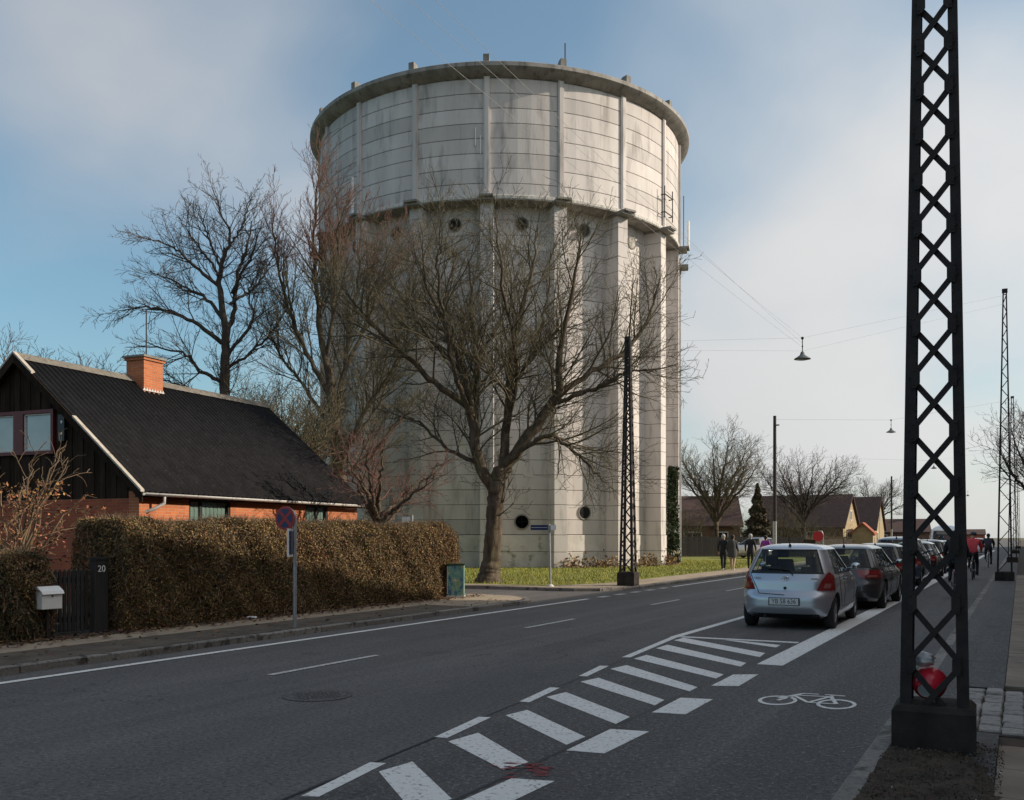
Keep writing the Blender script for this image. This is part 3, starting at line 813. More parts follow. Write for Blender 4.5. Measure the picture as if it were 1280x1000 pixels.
b = MB(); b.lathe([(RT - .05, ZT - .02), (RT + .02, ZT), (RT + .28, ZT + .1), (RT + .56, ZT + .30), (RT + .60, ZT + .34), (RT + .60, ZT + .53), (RT + .54, ZT + .57), (RT + .2, ZT + .62), (RT - 1.2, ZT + .72), (0.01, ZT + 1.3)], 144, cap=False)
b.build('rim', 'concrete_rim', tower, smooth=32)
# round windows
b = MB(); b.lathe([(.30, .16), (.30, -.03), (.335, -.035), (.36, -.03), (.36, .16)], 28, axis='y', cap=False)
fr_me = b.mesh('window_frame', 'concrete_dirty', smooth=35)
b = MB(); b.lathe([(.30, -.008), (.01, -.008)], 24, axis='y'); 
for an in (0, 90): b.box(-.28, .28, -.035, -.02, -.012, .012) if an == 0 else b.box(-.012, .012, -.035, -.02, -.28, .28)
gl_me = b.mesh('pane', 'window_hole')
b = MB(); b.lathe([(.30, -.02), (.01, -.02)], 24, axis='y'); sh_me = b.mesh('shutter', 'concrete_plinth')
def rwin(a, z, s=1.0, shut=False, r=RW):
    o = link('round_window', fr_me, tower, pol(r + .012, a, z), R(a)); o.scale = (s, 1, s)
    q = link('shutter' if shut else 'pane', sh_me if shut else gl_me, o)
for a in vis: rwin(a, 17.35, 1.0, a > 40 and a < 60)
rwin(bays[9] + .0, 2.35, 1.1, r=RW); rwin(bays[10], 2.85, 1.05); rwin(bays[8], 15.9, .35)
rwin(bays[10] - 6, 15.7, .3)
# aerials, rods and pipes on the tank
b = MB()
for a in (54.0, 59.5): b.tube([pol(RT + .32, a, ZB + .5), pol(RT + .32, a, ZB + 2.2)], .03, 6)
for z_ in (ZB + .8, ZB + 1.75): b.tube([pol(RT + .1, 54, z_), pol(RT + .34, 54, z_), pol(RT + .34, 59.5, z_), pol(RT + .1, 59.5, z_)], .03, 6)
b.build('aerial_frame', 'dark_metal', tower)
b = MB(); b.tube([pol(RT + .25, -45, ZB + .2), pol(RT + .25, -45, ZB + 2.1)], .07, 8); b.tube([pol(RT + .0, -45, ZB + 1.6), pol(RT + .25, -45, ZB + 1.6)], .03, 6)
b.tube([pol(RT + .0, -45, ZB + .5), pol(RT + .25, -45, ZB + .5)], .03, 6); b.build('panel_antenna', 'white_paint', tower)
for a, z_ in ((-6.5, 2.6), (-5.2, 2.2)):
    b = MB(); b.tube([pol(RT + .03, a, ZB + z_), pol(RT + .03, a, ZB + z_ + .9)], .03, 6); b.build('conduit', 'white_paint', tower)
b = MB(); b.tube([pol(RT + .55, 79, ZB + .1), pol(RT + .55, 79, ZB + 1.7)], .085, 8); b.build('panel_antenna', 'white_paint', tower)
b = MB(); b.tube([pol(RT + .3, 76, ZB + .1), pol(RT + .3, 76, ZB + 3.0)], .025, 6); b.build('aerial_rod', 'dark_metal', tower)
b = MB(); b.box(-.3, .3, -(RT + .55), -(RT - .1), ZB - 1.05, ZB - .82); b.build('antenna_bracket', 'concrete_dirty', tower, rz=R(80))
b = MB(); b.box(-.3, .3, -(RT + .5), -(RT - .1), ZB - 1.7, ZB - 1.45); b.build('antenna_bracket', 'concrete_dirty', tower, rz=R(-83))
b = MB(); b.tube([pol(RT + .1, 81.5, .1), pol(RT + .1, 81.5, ZB - .3)], .06, 8); b.build('downpipe', 'galvanised', tower)
b = MB(); b.tube([pol(9.0, 22, ZT + .7), pol(9.0, 22, ZT + 2.9)], .035, 6); b.build('lightning_rod', 'dark_metal', tower)
for a, z_, sx, sz in ((bays[9] + 2, 4.6, .5, .25), (bays[10] + 1, 3.9, .35, .5)):
    b = MB(); b.box(-sx / 2, sx / 2, -(RW + .012), -(RW - .05), z_, z_ + sz); b.build('repair_patch', 'concrete_plinth', tower, rz=R(a))
b = MB(); b.box(-.05, .05, -(RW + .09), -(RW - .05), .5, 1.0); b.build('wall_box', 'black_plastic', tower, rz=R(bays[9] - 8))

# ivy climbing the shaft and dead grass tufts at its foot
def world_on_tower(r, a, z):
    p = pol(r, a, z); c_, s_ = math.cos(trz), math.sin(trz)
    return (TC[0] + p[0] * c_ - p[1] * s_, TC[1] + p[0] * s_ + p[1] * c_, p[2] + .05)
n = 5200
zz_ = RNG.uniform(0, 1, n) ** 1.7 * 5.6
aa = 70.0 + RNG.normal(0, 1, n) * (3.0 * np.clip(1 - zz_ / 5.8, .1, 1) * (.45 + .75 * np.sin(zz_ * 2.1 + .6) ** 2)) + 1.2 * np.sin(zz_ * 1.3)
pts = np.array([world_on_tower(RT + .12 - .6 * abs(random.random()), a_, z_) for a_, z_ in zip(aa, zz_)])
tag(link('ivy', leaf_mesh('ivy', pts, .09, ['ivy_leaf'])), 'dark green ivy climbing the right-hand ribs of the tower', 'ivy')
for i, (a_, wd_) in enumerate(((19.5, 2.2), (29.5, 3.0), (45, 2.4), (59, 1.8))):
    n = 320
    pts = np.array([world_on_tower(RT + .15 + random.uniform(-.3, .5), a_ + random.gauss(0, wd_), abs(random.gauss(0, .28))) for _ in range(n)])
    tag(link('dry_weeds', leaf_mesh('dry_weeds', pts, .085, ['leaf_brown', 'twig_tan'], RNG.integers(0, 2, n))),
        ('brown dry weeds at the tower foot left of the round low windows', 'brown dry weeds at the tower foot under the right low round window',
         'brown dry weeds at the tower foot behind the left lattice mast', 'brown dry weeds at the tower foot beside the ivy')[i], 'weeds', 'dry weeds round the tower foot')

# ------------------------------------------------------------------ the house behind the hedge
house = thing('brick_house', 'low red brick house with black corrugated roof and boarded gable behind the hedge', 'house', (-17.22, 14.98, .1), R(94.9))
HL, HWID, EZ, RZ = 9.5, 3.96, 2.50, 5.86            # local: x along the ridge, y away from the street, eaves at y = 0
u0, u1 = .24, 2 * HWID - .24                          # wall planes
slope = (RZ - EZ) / HWID
def wall_box(name, x0, x1, y0, y1, z0, z1, m):
    b = MB(); b.box(x0, x1, y0, y1, z0, z1); return b.build(name, m, house)
zt = EZ + slope * u0 - .12
# front wall with two openings
segs = [(.15, 1.75, 0, zt), (1.75, 3.25, 0, 1.05), (1.75, 3.25, 2.44, zt), (3.25, 6.5, 0, zt), (6.5, 7.6, 0, 1.05), (6.5, 7.6, 2.44, zt), (7.6, 9.22, 0, zt)]
b = MB()
for x0, x1, z0, z1 in segs: b.box(x0, x1, u0, u0 + .3, z0, z1)
b.build('front_wall', 'brick_orange', house)
wall_box('rear_wall', .15, 9.22, u1 - .3, u1, 0, zt, 'brick_red')
b = MB(); b.box(.15, .45, u0 + .302, u1 - .302, 0, 2.42); b.build('gable_wall', 'brick_red', house)
b = MB(); b.ext([(8.95, u0 + .302, 0), (8.95, u1 - .302, 0), (8.95, u1 - .302, zt), (8.95, HWID, RZ - .2), (8.95, u0 + .302, zt)], (.268, 0, 0)); b.build('gable_wall', 'brick_red', house)
# upper gable: backing plus upright boards
b = MB(); b.ext([(.22, u0 + .31, 2.43), (.22, u1 - .31, 2.43), (.22, HWID, RZ - .25)], (.1, 0, 0)); b.build('gable_backing', 'black_board', house)
nb = 44; bw = (u1 - u0) / nb
for k in range(nb):
    ya, yb = u0 + k * bw + .005, u0 + (k + 1) * bw - .005
    za = EZ + slope * min(ya, 2 * HWID - ya) - .10; zb = EZ + slope * min(yb, 2 * HWID - yb) - .10
    spans = [(2.40, None)]
    if yb > 2.80 and ya < 5.15: spans = [(2.40, 3.50), (4.55, None)]
    for lo_, hi_ in spans:
        if hi_ is None and za < lo_ + .05: continue
        b = MB(); h0, h1 = (za, zb) if hi_ is None else (hi_, hi_)
        off = .0 if k % 2 else .014
        b.hexa([(.17 - off, ya, lo_), (.215, ya, lo_), (.215, yb, lo_), (.17 - off, yb, lo_), (.17 - off, ya, h0), (.215, ya, h0), (.215, yb, h1), (.17 - off, yb, h1)])
        b.build('board', 'black_board', house)
# gable window
w = MB()
for y0, y1, z0, z1 in ((2.82, 5.13, 3.50, 3.58), (2.82, 5.13, 4.47, 4.55), (2.82, 2.90, 3.58, 4.47), (5.05, 5.13, 3.58, 4.47), (3.80, 4.12, 3.58, 4.47)):
    w.box(.10, .24, y0, y1, z0, z1)
gw = w.build('window', 'red_wood', house)
for y0, y1 in ((2.90, 3.80), (4.12, 5.05)):
    b = MB(); b.box(.17, .185, y0 + .003, y1 - .003, 3.583, 4.467); b.build('pane', 'pane_glass', gw)
    b = MB()
    for q in ((y0 + .004, y0 + .04, 3.585, 4.465), (y1 - .04, y1 - .004, 3.585, 4.465), (y0 + .042, y1 - .042, 3.585, 3.62), (y0 + .042, y1 - .042, 4.43, 4.465)): b.box(.14, .169, *q)
    b.build('sash', 'grey_white', gw)
b = MB(); b.box(.06, .15, 2.42, 2.62, 3.78, 4.40); vb = b.build('lamp_box', 'black_plastic', house)
for z_ in (3.95, 4.22):
    b = MB(); b.ball((.055, 2.50, z_), (.012, .03, .035), 8, 6); b.build('lamp', 'white_paint', vb)
# front windows
for x0, x1, mid in ((1.75, 3.25, 2.18), (6.5, 7.6, 7.05)):
    w = MB()
    for a0, a1, z0, z1 in ((x0, x1, 1.05, 1.12), (x0, x1, 2.40, 2.44), (x0, x0 + .07, 1.12, 2.40), (x1 - .07, x1, 1.12, 2.40), (mid - .04, mid + .04, 1.12, 2.40)):
        w.box(a0 + .002, a1 - .002, u0 + .02, u0 + .10, z0, z1)
    wo = w.build('window', 'black_wood', house)
    for a0, a1 in ((x0 + .07, mid - .04), (mid + .04, x1 - .07)):
        b = MB(); b.box(a0 + .004, a1 - .004, u0 + .035, u0 + .041, 1.123, 2.397); b.build('pane', 'car_glass', wo)
    b = MB()
    for i in range(int((x1 - x0 - .2) / .07)):
        xx_ = x0 + .1 + i * .07
        b.box(xx_, xx_ + .066, u0 + .05 + .012 * (i % 2), u0 + .062 + .012 * (i % 2), 1.13, 2.396)
    b.build('curtain', 'curtain', wo)
    b = MB(); b.box(x0 - .05, x1 + .05, u0 - .04, u0 + .04, .99, 1.045); b.build('sill', 'granite', wo)
# corrugated roof: courses of sheets overlapping up the slope
def roof_side(front):
    b = MB(); per = .177; amp = .026; rows = 1
    xs = np.arange(0, HL + .001, per / 8)
    for r_ in range(rows):
        d0, d1 = r_ / rows * HWID - (.06 if r_ else 0), (r_ + 1) / rows * HWID
        vs = []
        for x in xs:
            w_ = amp * math.sin(2 * math.pi * x / per)
            for d_ in (d0, d1):
                lift = .055 + w_ + (.007 if d_ == d0 and r_ else 0)
                y = d_ if front else 2 * HWID - d_
                vs.append((x, y, EZ + slope * d_ + lift))
        m = len(xs); 
        b.add(vs, [(2 * i, 2 * i + 2, 2 * i + 3, 2 * i + 1) for i in range(m - 1)])
    me = b.mesh('roof_sheeting', 'roof_cement', smooth=True, recalc=False)
    o = link('roof_sheeting', me, house)
    md = o.modifiers.new('t', 'SOLIDIFY'); md.thickness = .008
    return o
rf = roof_side(True); roof_side(False)
b = MB()                                             # deck under the sheets
for s_ in (0, 1):
    yy_ = (lambda d: d) if s_ == 0 else (lambda d: 2 * HWID - d)
    b.ext([(.03, yy_(.03), EZ - .06), (.03, yy_(.03), EZ + .0), (.03, yy_(HWID - .02), RZ - .02), (.03, yy_(HWID - .02), RZ - .13), (.03, yy_(.24), EZ + slope * .24 - .11), (.03, yy_(.24), EZ - .06)], (HL - .06, 0, 0))
b.build('roof_deck', 'black_board', house)
b = MB(); 
for k in range(10):
    b.ext([(k * .95 + .004, HWID - .2, RZ - .2 + .115), (k * .95 + .004, HWID, RZ + .1), (k * .95 + .004, HWID + .2, RZ - .2 + .115), (k * .95 + .004, HWID, RZ + .075)], (.942, 0, 0))
b.build('ridge_caps', 'ridge_cement', house)
# bargeboards: dark with pale capping where the photo shows it
def rake(d0, d1, front=True):
    y = (lambda d: d) if front else (lambda d: 2 * HWID - d)
    return [(y(d0), EZ + slope * d0), (y(d1), EZ + slope * d1)]
for fr in (True, False):
    for x in (-.035, HL + .002):
        (ya, za), (yb, zb) = rake(-.02, HWID, fr)
        b = MB(); b.ext([(x, ya, za - .16), (x, ya, za + .05), (x, yb, zb + .05), (x, yb, zb - .16)], (.033, 0, 0)); b.build('bargeboard', 'black_board', house)
for d0, d1, fr in ((0, 2.05, True), (3.35, HWID, True), (0.0, HWID, False)):
    (ya, za), (yb, zb) = rake(d0, d1, fr)
    b = MB(); b.ext([(-.05, ya, za + .052), (-.05, ya, za + .105), (-.05, yb, zb + .105), (-.05, yb, zb + .052)], (.11, 0, 0)); b.build('barge_capping', 'bargeboard', house)
# gutter and downpipe
b = MB()
n_ = 8; prof = [(-.06 - .058 * math.sin(math.pi * k / n_), EZ - .02 - .058 * math.sin(math.pi * k / n_) * 0 + .0 - .058 * (math.sin(math.pi * k / n_))) for k in range(n_ + 1)]
gp_ = [(-.06 + .06 * math.cos(math.pi + math.pi * k / n_), EZ + .03 + .06 * math.sin(math.pi + math.pi * k / n_)) for k in range(n_ + 1)]
vs = [(x, y, z) for x in (-.02, HL + .02) for y, z in gp_]
b.add(vs, [(k, k + 1, n_ + 2 + k, n_ + 1 + k) for k in range(n_)])
g_ = b.build('gutter', 'grey_white', house, smooth=True); g_.modifiers.new('t', 'SOLIDIFY').thickness = .006
for k in range(8):
    b = MB(); x = .4 + k * 1.25
    b.tube([(x, -.122, EZ + .04), (x, -.10, EZ - .02), (x, -.06, EZ - .04), (x, .01, EZ - .02)], .012, 6); b.build('gutter_bracket', 'black_plastic', g_)
b = MB(); b.tube([(.62, -.05, EZ - .04), (.62, -.05, EZ - .18), (.45, .12, EZ - .33), (.28, .36, EZ - .42), (.25, .40, EZ - .55), (.25, .40, 0)], .038, 10)
b.build('downpipe', 'grey_white', house, smooth=40)
# chimney
ch = MB(); ch.box(3.65, 4.36, HWID - .48, HWID + .14, RZ - .75, 6.36); ch.box(3.61, 4.40, HWID - .52, HWID + .18, 6.362, 6.43)
co = ch.build('chimney', 'brick_orange', house)
b = MB(); b.box(3.57, 4.44, HWID - .56, HWID + .22, 6.433, 6.49); b.build('chimney_cap', 'concrete_dirty', co)
b = MB(); 
for k in range(8): b.ext([(3.6 + k * .1, HWID - .50, EZ + slope * (HWID - .5) + .085), (3.65 + k * .1, HWID - .50, EZ + slope * (HWID - .5) + .17), (3.7 + k * .1, HWID - .50, EZ + slope * (HWID - .5) + .085)], (0, .018, 0))
b.build('lead_flashing', 'grey_white', co)
b = MB(); b.tube([(4.55, HWID + .3, RZ - .4), (4.55, HWID + .3, 8.0)], .018, 6)
b.build('aerial_mast', 'dark_metal', house)

# ------------------------------------------------------------------ hedges, gate, letter box
def hedge(name, label, x0, x1, y0, y1, h, nleaf, mix, seed, round_end=0.0):
    t = thing(name, label, 'hedge', ((x0 + x1) / 2, (y0 + y1) / 2, .1))
    lx, ly = (x1 - x0) / 2, (y1 - y0) / 2
    rg = np.random.default_rng(seed)
    b = MB(); i_ = .17
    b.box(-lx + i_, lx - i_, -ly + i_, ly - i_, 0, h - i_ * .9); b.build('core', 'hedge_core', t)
    areas = [ly * 2 * h, ly * 2 * h * .25, lx * 2 * h, lx * 2 * h, lx * ly * 4]
    pr = np.array(areas) / sum(areas)
    face = rg.choice(5, nleaf, p=pr)
    a = rg.uniform(-1, 1, nleaf); c_ = rg.uniform(0, 1, nleaf); dep = np.abs(rg.normal(0, .09, nleaf)) - .03
    P = np.zeros((nleaf, 3))
    for f_, ax in ((0, 1), (1, -1)):
        m = face == f_; P[m] = np.stack([ax * (lx - dep[m]), a[m] * ly, c_[m] * h], 1)
    for f_, ax in ((2, 1), (3, -1)):
        m = face == f_; P[m] = np.stack([a[m] * lx, ax * (ly - dep[m]), c_[m] * h], 1)
    m = face == 4; P[m] = np.stack([a[m] * lx, (c_[m] * 2 - 1) * ly, h - dep[m]], 1)
    # uneven clipped surface, rounded shoulders
    bul = .06 * np.sin(P[:, 1] * 1.3 + seed) + .05 * np.sin(P[:, 1] * 3.7 + P[:, 2] * 2.1) + .03 * np.sin(P[:, 1] * 9 + P[:, 2] * 7)
    P[:, 0] += bul * np.sign(P[:, 0]) * (np.abs(P[:, 0]) > lx * .5)
    P[:, 2] += (P[:, 2] > h * .85) * (.05 * np.sin(P[:, 1] * 1.9 + 2 * seed) + .035 * np.sin(P[:, 1] * 6.1))
    sh = np.clip((P[:, 2] - (h - .35)) / .35, 0, 1)
    P[:, 0] -= np.sign(P[:, 0]) * sh ** 2 * .16 * (np.abs(P[:, 0]) > lx * .6)
    if round_end:
        e = np.clip((P[:, 1] - (ly - round_end)) / round_end, 0, 1); P[:, 2] -= (e ** 2) * .32 * (P[:, 2] / h)
        P[:, 0] -= np.sign(P[:, 0]) * e ** 2 * .25 * (np.abs(P[:, 0]) > lx * .5)
    mi = rg.choice(len(mix), nleaf, p=[q[1] for q in mix])
    # patches of browner and greener growth
    pt = np.sin(P[:, 1] * .9 + seed) + np.sin(P[:, 1] * 2.3 + P[:, 2] * 3) * .7
    mi = np.where((pt > .9) & (rg.uniform(0, 1, nleaf) < .6), 0, mi)
    o = link('foliage', leaf_mesh('foliage', P, .019, [q[0] for q in mix], mi), t)
    # twigs poking out
    nt = nleaf // 5
    idx = rg.choice(nleaf, nt, replace=False); base = P[idx]
    dirs = rg.normal(size=(nt, 3)) * .5 + np.array([0, 0, .75]) + np.stack([np.sign(base[:, 0]) * .4, np.zeros(nt), np.zeros(nt)], 1)
    dirs /= np.linalg.norm(dirs, axis=1)[:, None]
    Ln = rg.uniform(.06, .19, nt)
    tip = base + dirs * Ln[:, None]; root = base - dirs * Ln[:, None]
    wv = np.cross(dirs, rg.normal(size=(nt, 3))); wv /= np.linalg.norm(wv, axis=1)[:, None] + 1e-9; wv *= .0065
    v = np.stack([root - wv, root + wv, tip], 1).reshape(-1, 3)
    link('twigs', mesh_np('twigs', v, np.arange(3 * nt), np.arange(nt) * 3, ['twig_tan']), t)
    return t
hedge('hedge', 'long clipped brown and green hedge in front of the brick house', -14.2, -13.0, 10.95, 22.0, 1.82, 240000,
      [('leaf_brown', .60), ('leaf_green', .34), ('leaf_dark', .06)], 3, .9)
hedge('hedge', 'short dark green hedge left of the black gate, under the bare bush', -14.3, -13.12, 4.5, 9.72, 1.22, 85000,
      [('leaf_brown', .12), ('leaf_green', .50), ('leaf_dark', .38)], 5)

gate = thing('garden_gate', 'black slatted timber gate between the two hedges', 'gate', (-13.25, 10.02, .1), R(90))
for k in range(11):
    b = MB(); x = -.40 + k * .079
    b.ext([(x - .027, -.012, .06), (x + .027, -.012, .06), (x + .027, -.012, 1.0), (x, -.012, 1.04), (x - .027, -.012, 1.0)], (0, .024, 0)); b.build('slat', 'black_wood', gate)
for z_ in (.2, .82):
    b = MB(); b.box(-.42, .42, .013, .05, z_, z_ + .09); b.build('rail', 'black_wood', gate)
b = MB(); b.tube([(.34, -.03, .62), (.34, -.05, .66), (.30, -.05, .70)], .01, 6); b.build('latch', 'dark_metal', gate)
gp = thing('gate_post', 'black gate post with a small white house number by the long hedge', 'post', (-13.2, 10.62, .1), R(90))
b = MB(); b.box(-.13, .13, -.05, .05, 0, 1.18); b.box(-.15, .15, -.065, .065, 1.182, 1.22); b.build('post', 'black_wood', gp)
nm = text_mesh('20', .15, .003, 'white_paint')
no = link('house_number', nm, gp, (0, -.056, 1.03)); no.rotation_euler = (R(90), 0, 0)
lb = thing('letter_box', 'white metal letter box at the edge of the short hedge', 'letter box', (-13.0, 9.56, .1), R(84))
b = MB(); b.box(-.02, .02, .02, .06, 0, .5); b.build('stand', 'dark_metal', lb)
b = MB(); b.ext([(-.16, -.09, .46), (-.16, -.09, .70), (-.16, .09, .74), (-.16, .09, .46)], (.32, 0, 0)); b.build('body', 'white_paint', lb, bevel=.008)
b = MB(); b.ext([(-.175, -.13, .685), (-.175, -.10, .735), (-.175, .02, .80), (-.175, .10, .80), (-.175, .10, .755), (-.175, -.02, .745)], (.35, 0, 0)); b.build('lid', 'white_paint', lb, bevel=.006)
b = MB(); b.lathe([(.014, -.1), (.014, -.088)], 10, (0.0, 0, .655), axis='y'); b.build('lock', 'black_plastic', lb)
li = MB()
for k in range(14):
    a = random.uniform(0, 6.28); li.add([(.12 * math.cos(a) * random.random(), .1 * math.sin(a), .02 + .04 * random.random()) for _ in range(3)] + [(.05 * math.cos(a), -.08 * math.sin(a), .06)], [(0, 1, 2), (0, 2, 3)])
tag(li.build('crumpled_litter', 'bag_white', loc=(-12.62, 13.5, .115)), 'crumpled white litter lying under the long hedge', 'litter')

# ------------------------------------------------------------------ signs and utility box
sg = thing('no_stopping_sign', 'round red and blue no stopping sign on a curved steel pole before the hedge', 'road sign', (-10.98, 12.78, .1), R(8))
b = MB(); pts = [(0, 0, -.05), (0, 0, 1.88)] + [(-.14 + .14 * math.cos(R(a)), 0, 1.88 + .14 * math.sin(R(a))) for a in range(15, 106, 15)]
b.tube(pts, .031, 12); b.build('pole', 'galvanised', sg, smooth=40)
sx, sy, sz, sr = -.16, -.045, 1.87, .205
sgr = link('sign_face', None, sg, (sx, sy, sz), R(22)); bpy.data.objects.remove(sgr)
SR = R(-6)
b = MB(); b.lathe([(sr, -.012), (sr, 0.0), (.01, .001)], 36, axis='y'); 
sf = b.build('sign_disc', 'sign_red', sg, loc=(sx, sy, sz), rz=SR)
b = MB(); b.lathe([(sr, .001), (sr, .012)], 36, axis='y'); b.build('sign_back', 'galvanised', sf, loc=(0, 0, 0))
b = MB(); rr_ = sr * .80
for q in range(4):
    a0 = 90 * q + 11; a1 = 90 * q + 79
    vs = [(rr_ * .24 * math.cos(R(90 * q + 45)), -.0155, rr_ * .24 * math.sin(R(90 * q + 45)))] + [(rr_ * math.cos(R(a0 + (a1 - a0) * i / 8)), -.0155, rr_ * math.sin(R(a0 + (a1 - a0) * i / 8))) for i in range(9)]
    c_, s_ = math.cos(R(45)), math.sin(R(45)); vs = [(x * c_ - z * s_, y, x * s_ + z * c_) for x, y, z in vs]
    b.add(vs, [tuple(range(10))])
b.build('blue_field', 'sign_blue', sf)
b = MB(); b.box(-.012, .012, -.17, .17, -.24, .24); b.build('side_plate', 'white_paint', sg, loc=(-.05, -.06, 1.45), rz=R(18))
b = MB(); b.box(.0125, .0145, -.13, .13, -.20, .20); b.build('side_plate_face', 'sign_blue', sg, loc=(-.05, -.06, 1.45), rz=R(18))

ns = thing('street_name_sign', 'blue street name sign on a thin grey pole beside the lawn', 'street sign', (-13.0, 27.1, .1), YAW)
b = MB(); b.tube([(0, 0, -.05), (-.02, 0, 1.0), (-.04, 0, 1.95)], .036, 10); b.build('pole', 'galvanised', ns)
b = MB(); b.box(-.62, -.08, -.02, .02, 1.76, 1.92); nb_ = b.build('name_plate', 'sign_blue', ns)
b = MB(); b.box(-.60, -.10, -.0235, -.0215, 1.835, 1.845); b.build('name_line', 'white_paint', nb_)
b = MB(); b.box(0.0, .17, -.12, .12, 1.76, 1.92); b.build('end_plate', 'white_paint', ns)
b = MB(); b.lathe([(.13, -.02), (.10, .03), (.045, .07)], 12); b.build('foot', 'concrete_plinth', ns)

s2 = thing('street_name_sign', 'small white sign on a short pole poking above the end of the long hedge', 'street sign', (-14.9, 22.2, .1), YAW)
b = MB(); b.tube([(0, 0, -.05), (0, 0, 2.15)], .035, 10); b.build('pole', 'galvanised', s2)
b = MB(); b.box(-.28, -.04, -.03, .03, 1.92, 2.1); b.build('plate', 'white_paint', s2)

ub = thing('utility_cabinet', 'green utility cabinet with painted mural at the hedge end', 'cabinet', (-12.72, 20.95, .1), YAW)
b = MB(); b.box(-.215, .215, -.16, .16, .06, .83); b.build('body', 'mural', ub, bevel=.01)
b = MB(); b.box(-.235, .235, -.18, .18, 0, .058); b.build('plinth', 'concrete_plinth', ub)
b = MB(); b.box(-.235, .235, -.18, .18, .832, .87); b.build('lid', 'ivy_leaf', ub, bevel=.008)
for x in (-.205, .205):
    b = MB(); b.box(x - .008, x + .008, -.168, -.1605, .1, .8); b.build('edge_trim', 'concrete_plinth', ub)

